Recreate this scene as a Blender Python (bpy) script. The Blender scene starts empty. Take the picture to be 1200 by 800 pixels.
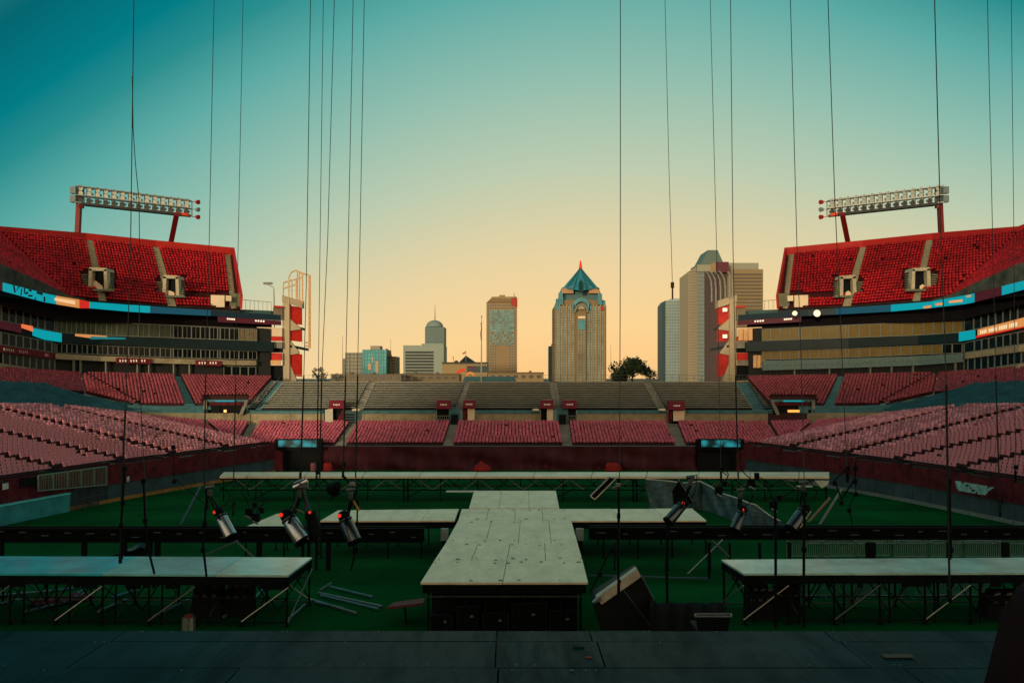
import bpy, math, random
import numpy as np
from mathutils import Vector, Matrix
random.seed(7); rng = np.random.default_rng(7)
S = bpy.context.scene
R = math.radians
# ------------------------------------------------------------------ camera
CAMZ = 12.0
PITCH = math.atan(43.0/1000.0)
cam = bpy.data.cameras.new('camera'); camo = bpy.data.objects.new('camera', cam)
S.collection.objects.link(camo); S.camera = camo
camo.location = (0, 0, CAMZ); camo.rotation_euler = (math.pi/2 + PITCH, 0, 0)
cam.sensor_width = 36; cam.lens = 30; cam.clip_start = 0.1; cam.clip_end = 20000
# ------------------------------------------------------------------ sky
W = bpy.data.worlds.new('World'); S.world = W; W.use_nodes = True
nt = W.node_tree; N = nt.nodes; L = nt.links; N.clear()
out = N.new('ShaderNodeOutputWorld'); bg = N.new('ShaderNodeBackground'); L.new(bg.outputs[0], out.inputs[0])
tc = N.new('ShaderNodeTexCoord'); sp = N.new('ShaderNodeSeparateXYZ'); L.new(tc.outputs['Generated'], sp.inputs[0])
def mth(op, a, b=None):
    m = N.new('ShaderNodeMath'); m.operation = op
    for i, v in enumerate((a, b)):
        if v is None: continue
        if isinstance(v, (int, float)): m.inputs[i].default_value = v
        else: L.new(v, m.inputs[i])
    return m.outputs[0]
zz = mth('MAXIMUM', sp.outputs[2], 0.0)
dx = mth('SUBTRACT', sp.outputs[0], 0.1)
cr_ = mth('ADD', mth('MULTIPLY', zz, 2.1), 0.14); isr = mth('GREATER_THAN', dx, 0.0)
cf = mth('ADD', mth('MULTIPLY', isr, cr_), mth('MULTIPLY', mth('SUBTRACT', 1.0, isr), 0.76))
t = mth('ADD', zz, mth('MULTIPLY', mth('MULTIPLY', dx, dx), cf))
t = mth('ADD', t, mth('MULTIPLY', mth('SUBTRACT', 1.0, sp.outputs[1]), 0.04))
ramp = N.new('ShaderNodeValToRGB'); L.new(t, ramp.inputs[0])
def s2l(c):
    c = c/255.0
    return c/12.92 if c <= 0.04045 else ((c+0.055)/1.055)**2.4
SK = [(0, 255, 200, 132), (.06, 253, 212, 148), (.14, 234, 211, 161), (.25, 186, 203, 176), (.34, 145, 190, 174), (.435, 92, 170, 164),
      (.495, 42, 142, 142), (.54, 2, 124, 134), (.61, 4, 102, 112), (.75, 60, 140, 145), (1.0, 120, 170, 168)]
cr = ramp.color_ramp
while len(cr.elements) < len(SK): cr.elements.new(0.5)
for e, (p, r, g, b) in zip(cr.elements, SK):
    e.position = p; e.color = (s2l(r), s2l(g), s2l(b), 1)
# the half of the sky behind the stage, round the low sun, is warmer and brighter
bk = N.new('ShaderNodeMapRange'); bk.interpolation_type = 'SMOOTHSTEP'; L.new(sp.outputs[1], bk.inputs[0])
bk.inputs[1].default_value = .1; bk.inputs[2].default_value = -1.0; bk.inputs[3].default_value = 0; bk.inputs[4].default_value = 1
lo = N.new('ShaderNodeMapRange'); lo.interpolation_type = 'SMOOTHSTEP'; L.new(zz, lo.inputs[0])
lo.inputs[1].default_value = .95; lo.inputs[2].default_value = 0; lo.inputs[3].default_value = 0; lo.inputs[4].default_value = 1
gl = mth('MULTIPLY', bk.outputs[0], lo.outputs[0])
gm_ = N.new('ShaderNodeMix'); gm_.data_type = 'RGBA'; L.new(gl, gm_.inputs[0]); L.new(ramp.outputs[0], gm_.inputs[6]); gm_.inputs[7].default_value = (2.3, 1.35, .72, 1)
L.new(gm_.outputs[2], bg.inputs[0]); bg.inputs[1].default_value = 1.0
# ------------------------------------------------------------------ sun (low, behind the stage; the rear stand shades the bowl)
SUN_AZ = R(201); SUN_EL = R(5.5)
sl = bpy.data.lights.new('sun', 'SUN'); sl.energy = 2.6; sl.angle = R(5); sl.color = (1.0, 0.76, 0.48)
so = bpy.data.objects.new('sun', sl); S.collection.objects.link(so)
sd = Vector((math.sin(SUN_AZ)*math.cos(SUN_EL), math.cos(SUN_AZ)*math.cos(SUN_EL), math.sin(SUN_EL)))
so.rotation_euler = sd.to_track_quat('Z', 'Y').to_euler(); so.location = (0, -60, 90)
S.view_settings.view_transform = 'Standard'; S.view_settings.look = 'None'
S.view_settings.exposure = 0.0; S.view_settings.gamma = 1.0
try: S.cycles.max_bounces = 5; S.cycles.use_denoising = True
except Exception: pass
# ------------------------------------------------------------------ helpers
cp_, sp_ = math.cos(PITCH), math.sin(PITCH)
def ray(px, py):
    a = (px-600)/1000.0; u = (400-py)/1000.0
    return Vector((a, cp_-u*sp_, sp_+u*cp_))
def P(px, py, Y):                     # the point of the place seen at a pixel, Y metres ahead
    d = ray(px, py); k = Y/d.y
    return Vector((d.x*k, Y, CAMZ+d.z*k))
def G(px, py, z=0.0):                 # the same, on a level z
    d = ray(px, py); k = (z-CAMZ)/d.z
    return Vector((d.x*k, d.y*k, z))
def lerp(a, b, t): return a+(b-a)*t
MATS = {}
def mat(name, col, rough=0.7, metal=0.0, var=0.25, scale=3.0, bump=0.0, emit=None, estr=1.0, island=0.0, spec=None, stretch=None):
    if name in MATS: return MATS[name]
    m = bpy.data.materials.new(name); m.use_nodes = True; MATS[name] = m
    n = m.node_tree.nodes; l = m.node_tree.links; b = n['Principled BSDF']
    b.inputs['Roughness'].default_value = rough; b.inputs['Metallic'].default_value = metal
    if spec is None and rough > .3 and metal < .05: spec = .18
    if spec is not None: b.inputs['Specular IOR Level'].default_value = spec
    col = tuple(col)+(1,)
    tcn = n.new('ShaderNodeTexCoord'); src = tcn.outputs['Object']
    if stretch:
        mp = n.new('ShaderNodeMapping'); mp.inputs['Scale'].default_value = stretch; l.new(src, mp.inputs[0]); src = mp.outputs[0]
    nz = n.new('ShaderNodeTexNoise'); nz.inputs['Scale'].default_value = scale; nz.inputs['Detail'].default_value = 6
    nz.inputs['Roughness'].default_value = 0.65; l.new(src, nz.inputs['Vector'])
    mr = n.new('ShaderNodeMapRange'); mr.inputs[1].default_value = 0.3; mr.inputs[2].default_value = 0.7
    mr.inputs[3].default_value = 1-var; mr.inputs[4].default_value = 1+var; l.new(nz.outputs[0], mr.inputs[0])
    fac = mr.outputs[0]
    if island:
        ge = n.new('ShaderNodeNewGeometry'); m2 = n.new('ShaderNodeMapRange')
        m2.inputs[3].default_value = 1-island; m2.inputs[4].default_value = 1+island
        l.new(ge.outputs['Random Per Island'], m2.inputs[0])
        mu = n.new('ShaderNodeMath'); mu.operation = 'MULTIPLY'; l.new(fac, mu.inputs[0]); l.new(m2.outputs[0], mu.inputs[1]); fac = mu.outputs[0]
    vm = n.new('ShaderNodeVectorMath'); vm.operation = 'SCALE'; vm.inputs[0].default_value = col[:3]; l.new(fac, vm.inputs['Scale'])
    l.new(vm.outputs[0], b.inputs['Base Color'])
    if bump:
        bp = n.new('ShaderNodeBump'); bp.inputs['Strength'].default_value = bump; bp.inputs['Distance'].default_value = 0.02
        l.new(nz.outputs[0], bp.inputs['Height']); l.new(bp.outputs[0], b.inputs['Normal'])
    if emit:
        b.inputs['Emission Color'].default_value = tuple(emit)+(1,); b.inputs['Emission Strength'].default_value = estr
    return m
def wear(m, sc1, sc2, lo, hi, stretch=(1, 1, 1)):
    n = m.node_tree.nodes; l = m.node_tree.links; b = n['Principled BSDF']; src = b.inputs['Base Color'].links[0].from_socket
    tcn = n.new('ShaderNodeTexCoord'); mp = n.new('ShaderNodeMapping'); mp.inputs['Scale'].default_value = stretch; l.new(tcn.outputs['Object'], mp.inputs[0])
    fac = None
    for sc, a_, b_ in ((sc1, lo, 1.0), (sc2, hi, 1.0)):
        nz = n.new('ShaderNodeTexNoise'); nz.inputs['Scale'].default_value = sc; nz.inputs['Detail'].default_value = 8; nz.inputs['Roughness'].default_value = .7; l.new(mp.outputs[0], nz.inputs['Vector'])
        mr = n.new('ShaderNodeMapRange'); mr.inputs[1].default_value = .36; mr.inputs[2].default_value = .52; mr.inputs[3].default_value = a_; mr.inputs[4].default_value = b_; l.new(nz.outputs[0], mr.inputs[0])
        if fac is None: fac = mr.outputs[0]
        else:
            mu = n.new('ShaderNodeMath'); mu.operation = 'MULTIPLY'; l.new(fac, mu.inputs[0]); l.new(mr.outputs[0], mu.inputs[1]); fac = mu.outputs[0]
    vs = n.new('ShaderNodeVectorMath'); vs.operation = 'SCALE'; l.new(src, vs.inputs[0]); l.new(fac, vs.inputs['Scale']); l.new(vs.outputs[0], b.inputs['Base Color'])
    r0 = b.inputs['Roughness'].default_value; rr = n.new('ShaderNodeMapRange'); rr.inputs[3].default_value = min(1, r0*1.8); rr.inputs[4].default_value = r0; l.new(fac, rr.inputs[0]); l.new(rr.outputs[0], b.inputs['Roughness'])
# palette
CONC = mat('concrete', (.20, .20, .17), .85, var=.25, scale=.6)
BEIGE = mat('beige_wall', (.27, .24, .15), .8, var=.22, scale=.9)
TEALC = mat('walkway_paint', (.05, .15, .17), .7, var=.3, scale=.8)
TARP = mat('cover_tarp', (.012, .055, .065), .75, var=.35, scale=.5)
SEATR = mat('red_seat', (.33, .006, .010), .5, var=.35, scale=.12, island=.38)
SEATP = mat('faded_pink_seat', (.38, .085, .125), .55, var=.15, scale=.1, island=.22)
SEATM = mat('shaded_pink_seat', (.23, .045, .06), .55, var=.15, scale=.1, island=.25)  # darker copy of the pink seats, shade put into the base colour
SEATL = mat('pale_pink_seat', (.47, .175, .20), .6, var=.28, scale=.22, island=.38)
TREAD = mat('terrace_step', (.045, .020, .022), .9, var=.3, scale=.8)
TREADR = mat('upper_step', (.035, .004, .006), .9, var=.3, scale=.8)
REDWALL = mat('red_parapet', (.34, .014, .010), .6, var=.2, scale=.3)
MAROON = mat('maroon_padding', (.085, .010, .016), .75, var=.35, scale=1.2)
CURT = mat('maroon_curtain', (.045, .010, .016), .8, var=.35, scale=.6)
TURF = None
BLACK = mat('black_steel', (.0025, .005, .006), .6, var=.4, scale=6, spec=.06)
DARK = mat('dark_fabric', (.002, .004, .005), .8, var=.4, scale=3)
ALU = mat('aluminium_pipe', (.22, .24, .23), .42, .7, var=.3, scale=5)
ALUD = mat('dull_pipe', (.06, .08, .085), .45, .5, var=.3, scale=5)
SILVER = mat('silver_barrel', (.40, .45, .46), .28, .9, var=.15, scale=5)
DECK = mat('deck_board', (.62, .545, .375), .40, var=.13, scale=1.2, bump=.15, stretch=(1, .35, 1))
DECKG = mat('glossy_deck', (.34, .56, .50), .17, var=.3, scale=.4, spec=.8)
DECKM = mat('half_sky_tinted_deck', (.17, .50, .50), .17, var=.3, scale=.3, spec=.8)  # half-strength sky reflection, put into the base colour
DECKL = mat('sky_tinted_deck', (.03, .46, .56), .17, var=.4, scale=.3, spec=.8)  # teal of the reflected left sky put into the base colour
STAGE = mat('stage_floor', (.004, .030, .038), .42, var=.35, scale=1.1, bump=.15, spec=.02)
for q_ in (DECK,): wear(q_, .9, 5.0, .88, .90, (1, .5, 1))
for q_ in (DECKG, DECKL, DECKM): wear(q_, .5, 3.0, .86, .93)
wear(STAGE, .9, 7.0, .62, .85, (2.2, .35, 1))
wear(CONC, .4, 3.0, .7, .85); wear(BEIGE, .5, 2.5, .7, .85); wear(MAROON, .6, 4.0, .6, .8)
GLASSD = mat('dark_glass', (.003, .006, .007), .10, var=.3, scale=1, spec=.10)
GOLD = mat('gold_blind', (.135, .095, .022), .5, var=.15, scale=.4, island=.1)
GREENB = mat('green_blind', (.045, .07, .035), .5, var=.25, scale=.5)
FRAME = mat('window_frame', (.15, .17, .14), .6, var=.2, scale=2)
PALE = mat('pale_panel', (.62, .52, .36), .6, var=.12, scale=.5)
ORPAN = mat('sunlit_orange_panel', (.60, .36, .16), .6, var=.15, scale=1)  # warm sunlight on the boards put into the base colour
BAND = mat('dark_teal_band', (.002, .014, .017), .5, var=.3, scale=.4)
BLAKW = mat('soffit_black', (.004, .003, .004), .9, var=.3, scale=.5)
CYAN = mat('cyan_screen', (.002, .004, .004), .4, emit=(0.0, .32, .37), estr=1.0)
BLUE = mat('blue_screen', (.002, .004, .004), .4, emit=(0.0, .065, .10), estr=1.0)
TEALS = mat('teal_screen', (.002, .004, .004), .4, emit=(0.0, .014, .018), estr=1.0)
ORANGE = mat('orange_screen', (.1, .05, .02), .4, emit=(.62, .25, .07), estr=1.0)
REDS = mat('red_screen', (.1, .01, .01), .4, emit=(.55, .02, .01), estr=1.0)
MARSC = mat('maroon_screen', (.04, .005, .01), .4, emit=(.035, .004, .008), estr=1.0)
WHITEL = mat('white_lettering', (.7, .68, .6), .6, var=.05)
WLAMP = mat('white_lamp', (.8, .7, .5), .5, emit=(1, .85, .6), estr=.75)
REDL = mat('red_lens', (.5, .02, .01), .3, emit=(.9, .04, .01), estr=.8)
WARML = mat('warm_lamp', (.8, .4, .1), .3, emit=(1.0, .45, .08), estr=1.0)

class MB:
    def __init__(s): s.v = []; s.f = []
    def add(s, vs, fs):
        o = len(s.v); s.v += [tuple(v) for v in vs]; s.f += [tuple(i+o for i in f) for f in fs]; return s
    def poly(s, pts): return s.add(pts, [tuple(range(len(pts)))])
    def box(s, c, size, ax=None):
        x, y, z = [h/2 for h in size]
        A = ax or (Vector((1, 0, 0)), Vector((0, 1, 0)), Vector((0, 0, 1)))
        c = Vector(c)
        vs = [c+A[0]*a*x+A[1]*b*y+A[2]*d*z for a in (-1, 1) for b in (-1, 1) for d in (-1, 1)]
        return s.add(vs, [(0, 1, 3, 2), (4, 6, 7, 5), (0, 4, 5, 1), (2, 3, 7, 6), (0, 2, 6, 4), (1, 5, 7, 3)])
    def hexa(s, a, b):                 # a, b: two quads of four corners
        return s.add(list(a)+list(b), [(3, 2, 1, 0), (4, 5, 6, 7), (0, 1, 5, 4), (1, 2, 6, 5), (2, 3, 7, 6), (3, 0, 4, 7)])
    def slab(s, quad, d):              # quad pushed along vector d
        d = Vector(d); return s.hexa(quad, [Vector(q)+d for q in quad])
    def prism(s, pts, d):
        n = len(pts); d = Vector(d); q = [Vector(p)+d for p in pts]
        return s.add(list(pts)+q, [tuple(range(n))[::-1], tuple(range(n, 2*n))]+[(i, (i+1) % n, n+(i+1) % n, n+i) for i in range(n)])
    def tube(s, p, q, r, n=6, r2=None, cap=True):
        p = Vector(p); q = Vector(q); d = (q-p)
        if d.length < 1e-6: return s
        d.normalize(); a = d.orthogonal().normalized(); b = d.cross(a); r2 = r if r2 is None else r2
        vs = [p+(a*math.cos(2*math.pi*i/n)+b*math.sin(2*math.pi*i/n))*r for i in range(n)]+[q+(a*math.cos(2*math.pi*i/n)+b*math.sin(2*math.pi*i/n))*r2 for i in range(n)]
        fs = [(i, (i+1) % n, n+(i+1) % n, n+i) for i in range(n)]
        if cap: fs += [tuple(range(n))[::-1], tuple(range(n, 2*n))]
        return s.add(vs, fs)
    def path(s, pts, r, n=5):
        for a, b in zip(pts[:-1], pts[1:]): s.tube(a, b, r, n)
        return s
def wloc(o):
    v = Vector((0, 0, 0))
    while o: v += Vector(o.location); o = o.parent
    return v
def link(name, mb, m, parent=None, label=None, cat=None, kind=None, group=None, local=False, smooth=False):
    me = bpy.data.meshes.new(name)
    if parent is not None and not local:
        w = wloc(parent); vs = [(v[0]-w.x, v[1]-w.y, v[2]-w.z) for v in mb.v]
    else: vs = [tuple(v) for v in mb.v]
    me.from_pydata(vs, [], mb.f); me.materials.append(m)
    if smooth:
        for p_ in me.polygons: p_.use_smooth = True
    o = bpy.data.objects.new(name, me); S.collection.objects.link(o)
    if parent is not None: o.parent = parent
    for k, v in (('label', label), ('category', cat), ('kind', kind), ('group', group)):
        if v: o[k] = v
    return o
def thing(name, label, cat, loc=(0, 0, 0), group=None):
    o = bpy.data.objects.new(name, None); S.collection.objects.link(o); o.location = loc; o.empty_display_size = .3
    o['label'] = label; o['category'] = cat
    if group: o['group'] = group
    return o
def share(name, me, parent, loc=(0, 0, 0), rot=None):
    o = bpy.data.objects.new(name, me); S.collection.objects.link(o); o.parent = parent; o.location = loc
    if rot: o.rotation_euler = rot
    return o

# ------------------------------------------------------------------ ground and field
def ground():
    g = MB().poly([(-9000, -400, -0.05), (9000, -400, -0.05), (9000, 14000, -0.05), (-9000, 14000, -0.05)])
    link('ground', g, mat('ground_earth', (.10, .10, .08), .95, var=.3, scale=.01), kind='structure')
    m = mat('turf', (.0011, .050, .0115), .95, var=.3, scale=.18, bump=.4, spec=.02)
    n = m.node_tree.nodes; l = m.node_tree.links
    # mown stripes and worn places are part of the grass itself
    wv = n.new('ShaderNodeTexNoise'); wv.inputs['Scale'].default_value = 9.0; wv.inputs['Detail'].default_value = 4
    tcn = n.new('ShaderNodeTexCoord'); l.new(tcn.outputs['Object'], wv.inputs['Vector'])
    b = n['Principled BSDF']; src = b.inputs['Base Color'].links[0].from_socket
    mr = n.new('ShaderNodeMapRange'); mr.inputs[1].default_value = .3; mr.inputs[2].default_value = .7; mr.inputs[3].default_value = .75; mr.inputs[4].default_value = 1.3
    l.new(wv.outputs[0], mr.inputs[0])
    sxx = n.new('ShaderNodeSeparateXYZ'); l.new(tcn.outputs['Object'], sxx.inputs[0])
    sn = n.new('ShaderNodeMath'); sn.operation = 'MULTIPLY'; sn.inputs[1].default_value = .69; l.new(sxx.outputs[1], sn.inputs[0])
    s2 = n.new('ShaderNodeMath'); s2.operation = 'SINE'; l.new(sn.outputs[0], s2.inputs[0])
    m3 = n.new('ShaderNodeMapRange'); m3.inputs[1].default_value = -.3; m3.inputs[2].default_value = .3; m3.inputs[3].default_value = .85; m3.inputs[4].default_value = 1.12; l.new(s2.outputs[0], m3.inputs[0])
    mu = n.new('ShaderNodeMath'); mu.operation = 'MULTIPLY'; l.new(mr.outputs[0], mu.inputs[0]); l.new(m3.outputs[0], mu.inputs[1])
    vs = n.new('ShaderNodeVectorMath'); vs.operation = 'SCALE'; l.new(src, vs.inputs[0]); l.new(mu.outputs[0], vs.inputs['Scale']); l.new(vs.outputs[0], b.inputs['Base Color'])
    f = MB().poly([(-60, -5, 0), (60, -5, 0), (60, 116, 0), (-60, 116, 0)])
    link('playing_field', f, m, kind='structure')
ground()

# ------------------------------------------------------------------ seats and terraces
def seat_template():
    m = MB()
    m.box((0, -.16, .56), (.37, .07, .36), (Vector((1, 0, 0)), Vector((0, math.cos(.2), math.sin(.2))), Vector((0, -math.sin(.2), math.cos(.2)))))
    m.box((0, .02, .42), (.36, .26, .08), (Vector((1, 0, 0)), Vector((0, math.cos(.5), math.sin(.5))), Vector((0, -math.sin(.5), math.cos(.5)))))
    return np.array(m.v), m.f
SV, SF = seat_template()
def terrace_mb(FL, FR, BL, BR, rows, mb=None, lift=0.0):
    mb = mb or MB()
    for k in range(rows):
        f0, f1 = k/rows, (k+1)/rows
        a, b = lerp(FL, BL, f0), lerp(FR, BR, f0); c, d = lerp(FR, BR, f1), lerp(FL, BL, f1)
        up = Vector((0, 0, lift))
        cz = c.copy(); cz.z = b.z; dz = d.copy(); dz.z = a.z
        mb.add([a+up, b+up, cz+up, dz+up, c+up, d+up], [(0, 1, 2, 3), (3, 2, 4, 5)])
    return mb
def seat_frames(FL, FR, BL, BR, rows, pitch=.46, skip=None, scale=1.0):
    out = []
    fr = ((FR-FL)+(BR-BL)); fr.z = 0; fr.normalize(); nrm = Vector((fr.y, -fr.x, 0))
    if nrm.dot(((FL+FR)-(BL+BR))) < 0: nrm = -nrm
    for k in range(rows):
        f = (k+.55)/rows; a = lerp(FL, BL, f); b = lerp(FR, BR, f); z0 = lerp(FL, BL, k/rows).z; z1 = lerp(FR, BR, k/rows).z
        Ln = Vector((b.x-a.x, b.y-a.y)).length; n = int((Ln-.1)/pitch)
        rd = (b-a); rd.z = 0
        if rd.length < .3: continue
        rd.normalize()
        for i in range(n):
            t = (i+.5)/n
            p = lerp(a, b, t); p.z = lerp(z0, z1, t)+.02
            if skip and skip(p): continue
            if random.random() < .004: continue
            out.append((p, rd, nrm, scale))
    return out
def seats_mesh(frames):
    if not frames: return None
    n = len(frames); nv = len(SV)
    Pp = np.array([tuple(f[0]) for f in frames]); Rx = np.array([tuple(f[1]) for f in frames]); Ny = np.array([tuple(f[2]) for f in frames])
    sc = np.array([f[3] for f in frames])[:, None, None]
    V = Pp[:, None, :] + sc*(SV[None, :, 0:1]*Rx[:, None, :] + SV[None, :, 1:2]*Ny[:, None, :])
    V[:, :, 2] += (sc[:, :, 0])*SV[None, :, 2]*1.0
    V += rng.normal(0, .012, (n, 1, 3))
    V = V.reshape(-1, 3)
    F = np.array(SF)[None, :, :] + (np.arange(n)*nv)[:, None, None]
    F = F.reshape(-1, 4)
    me = bpy.data.meshes.new('seats')
    me.vertices.add(len(V)); me.vertices.foreach_set('co', V.ravel().astype(np.float32))
    me.loops.add(F.size); me.loops.foreach_set('vertex_index', F.ravel().astype(np.int32))
    me.polygons.add(len(F)); me.polygons.foreach_set('loop_start', np.arange(0, F.size, 4, dtype=np.int32))
    me.polygons.foreach_set('loop_total', np.full(len(F), 4, dtype=np.int32))
    me.update(calc_edges=True); return me
one_seat = {}
def put_seats(T, frames, m, n_single=0):
    if n_single:
        vis = []
        for i, f in enumerate(frames):
            p = f[0]; px = 600+1000*p.x/p.y
            vis.append((p.y if 0 < px < 1200 else 1e6+p.y, i))
        vis.sort(); pick = set(i for _, i in vis[:n_single])
        if m.name not in one_seat:
            me = bpy.data.meshes.new('seat'); me.from_pydata([tuple(v) for v in SV], [], SF); me.materials.append(m); one_seat[m.name] = me
        for i in sorted(pick):
            p, rd, nr, sc = frames[i]
            o = share('seat', one_seat[m.name], T, p)
            o.rotation_euler = (0, 0, math.atan2(-nr.x, nr.y)); o.scale = (sc, sc, sc)
        frames = [f for i, f in enumerate(frames) if i not in pick]
    me = seats_mesh(frames); me.materials.append(m)
    o = bpy.data.objects.new('seat_rows', me); S.collection.objects.link(o); o.parent = T; o['kind'] = 'stuff'
def grandstand(label, secs, seatm, treadm, aislem, rows, n_single=0, pitch=.46, skip=None, group=None, scale=1.0, fills=True, single=True):
    """secs: list of (FL,FR,BL,BR) in order; gaps between neighbours become stepped aisles"""
    T = thing('grandstand', label, 'grandstand', (0, 0, 0), group)
    fr = []
    for q in secs:
        rw_ = rows if len(q) < 5 else q[4]; q = q[:4]
        link('seating_terrace', terrace_mb(*q, rw_), treadm, T)
        fr += seat_frames(*q, rw_, pitch, skip, scale)
    if fills:
        for a, b in zip(secs[:-1], secs[1:]):
            link('aisle_steps', terrace_mb(a[1], b[0], a[3], b[2], rows*2, lift=.03), aislem, T)
    put_seats(T, fr, seatm, n_single)
    return T

# wall line of the field (plan), left side; the right side is its mirror
def MX(px, s): return px if s < 0 else 1194-px
WL = [(30, -47), (55, -44.6), (69.8, -41.9), (83.6, -38.8), (95, -35), (103, -32.3), (110.5, -29.7)]
def wallx(Y):
    for (a, xa), (b, xb) in zip(WL[:-1], WL[1:]):
        if Y <= b: return xa+(xb-xa)*(Y-a)/(b-a)
    return WL[-1][1]
def side(v, s):
    v = Vector(v)
    if s > 0: v.x = -v.x-.006*v.y
    return v
ZF = 3.55
for s in (-1, 1):
    nm = 'left' if s < 0 else 'right'
    fY = [107.5, 100.5, 92, 85, 77, 68, 57, 44]
    bP = [(-49.2, 113.5, 6.7), (-55.5, 104, 8.3), (-57, 93, 8.7), (-60, 82, 8.9), (-62.5, 73, 9), (-64, 63, 9), (-65.5, 52, 9), (-66, 38, 9)]
    pts = [(Vector((wallx(y), y, ZF)), Vector(b)) for y, b in zip(fY, bP)]
    secs = []
    for (f0, b0), (f1, b1) in zip(pts[:-1], pts[1:]):
        w = 1.6
        dF = (f1-f0).normalized()*w*.5; dB = (b1-b0).normalized()*w*.5
        q = [f0+dF, f1-dF, b0+dB, b1-dB]
        secs.append(tuple(side(v, s) for v in q))
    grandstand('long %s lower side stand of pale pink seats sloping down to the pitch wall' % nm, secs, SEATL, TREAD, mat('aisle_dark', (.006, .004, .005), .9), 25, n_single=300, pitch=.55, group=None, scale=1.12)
    # corner pieces with redder seats facing up the pitch
    c1 = (P(252, 514, 109), P(262, 516, 110), P(176, 491, 114), P(237, 496, 118))
    c2 = (P(266, 517, 110), P(279, 520, 111.5), P(243, 496, 118.5), P(292, 497, 121.3))
    cs = [tuple(side(v, s) for v in c) for c in (c1, c2)]
    grandstand('small wedge of dark pink seats in the %s corner below the tan wall' % nm, cs, SEATP, TREAD, CONC, 11)
    # terrace deck behind the stand's top row
# end stand, pink seats
FYe, BYe = 112.6, 121.6
ends = [((288, 392), (305, 410)), ((405, 519), (419, 527)), ((531, 659.5), (537, 654.5)), ((671, 792), (667, 779)), ((804, 916), (794, 897))]
secs = [(P(a, 522, FYe), P(b, 522, FYe), P(c, 496.5, BYe), P(d, 496.5, BYe)) for (a, b), (c, d) in ends]
grandstand('dark pink seats of the lower end stand above the maroon curtain', secs, SEATP, TREAD, CONC, 11, pitch=.46)
# aisles at the two corners
for s in (-1, 1):
    a = [P(279.5, 521, 111.8), P(287.5, 522, FYe), P(293, 497, 121.3), P(304.5, 496.5, BYe)]
    link('corner_steps', terrace_mb(*[side(v, s) for v in a], 22), CONC, None, 'grey concrete steps in the %s corner beside the end seats' % ('left' if s < 0 else 'right'), 'steps')

# upper bleachers of the end stand: every bench row is a part
bl = [((288, 298), (319, 325)), ((305, 415), (332, 432)), ((425, 532), (439, 545)), ((541, 649), (550, 644)), ((657, 772), (653, 755)), ((781, 883), (763, 862)), ((897, 909), (877, 889))]
T = thing('bleacher_stand', 'grey bench bleachers along the top of the end stand under the skyline', 'bleachers')
BENCH = mat('bench_metal', (.225, .24, .195), .55, .1, var=.25, scale=.8)
BLSTEP = mat('bleacher_step', (.014, .020, .019), .9, var=.3, scale=.5)
NR = 15
for (a, b), (c, d) in bl:
    FL, FR, BL, BR = P(a, 480.5, 122.6), P(b, 480.5, 122.6), P(c, 448.5, 138), P(d, 448.5, 138)
    link('terrace', terrace_mb(FL, FR, BL, BR, NR), BLSTEP, T)
    for k in range(NR):
        f = (k+.5)/NR; p, q = lerp(FL, BL, f), lerp(FR, BR, f); z = lerp(FL, BL, k/NR).z
        p.z = q.z = z+.36; mb = MB(); u = Vector((0, .30, 0)); h = Vector((0, 0, .10))
        mb.hexa([p, q, q+u, p+u], [p+h, q+h, q+u+h, p+u+h])
        link('bench', mb, BENCH, T)
for (A, B) in zip(bl[:-1], bl[1:]):
    q = [P(A[0][1], 480.5, 122.6), P(B[0][0], 480.5, 122.6), P(A[1][1], 448.5, 138), P(B[1][0], 448.5, 138)]
    link('aisle_steps', terrace_mb(*q, NR*2, lift=.05), TEALC if A[0][1] > 800 or A[0][1] < 300 else CONC, T)
    hr = MB()
    m0, m1 = lerp(q[0], q[1], .5), lerp(q[2], q[3], .5)
    hr.tube(m0+Vector((0, 0, 1.0)), m1+Vector((0, 0, 1.0)), .03)
    for i in range(6):
        c = lerp(m0, m1, (i+.3)/6); hr.tube(c, c+Vector((0, 0, 1)), .03)
    link('handrail', hr, ALUD, T)
# ledge and tan wall between the banks
def band_mb(pts, th):
    """pts: (px, ytop, ybot, Y) along a line; a wall of thickness th (away from the camera)"""
    mb = MB(); th = Vector((0, th, 0))
    for (a, at, ab, ay), (b, bt, bb, by) in zip(pts[:-1], pts[1:]):
        mb.slab([P(a, at, ay), P(b, bt, by), P(b, bb, by), P(a, ab, ay)], th)
    return mb
def sband(pts, th, s):
    mb = band_mb(pts, th)
    if s > 0:
        mb.v = [tuple(side(v, s)) for v in mb.v]; mb.f = [f[::-1] for f in mb.f]
    return mb
T = thing('retaining_wall', 'tan concrete wall running between the pink seats and the grey bleachers', 'wall', (0, 122, 0))
xs = [293, 340, 380, 427, 470, 511, 557, 595, 634, 676, 720, 783, 820, 860, 900]
for a, b in zip(xs[:-1], xs[1:]):
    if (a, b) in ((380, 427),): a = 424
    if (a, b) in ((511, 557), (634, 676)): continue
    if a == 783: a = 800
    link('wall_panel', band_mb([(a+.15, 484.5, 497, 122.0), (b-.15, 484.5, 497, 122.0)], .35), BEIGE, T)
link('coping', band_mb([(293, 481.5, 484.4, 121.9), (378, 481.5, 484.4, 121.9)], .8), TEALC, T)
for a, b in ((424, 510), (558, 633), (678, 782), (805, 900)):
    link('coping', band_mb([(a, 480.8, 484.4, 121.9), (b, 480.8, 484.4, 121.9)], .8), TEALC, T)
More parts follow.
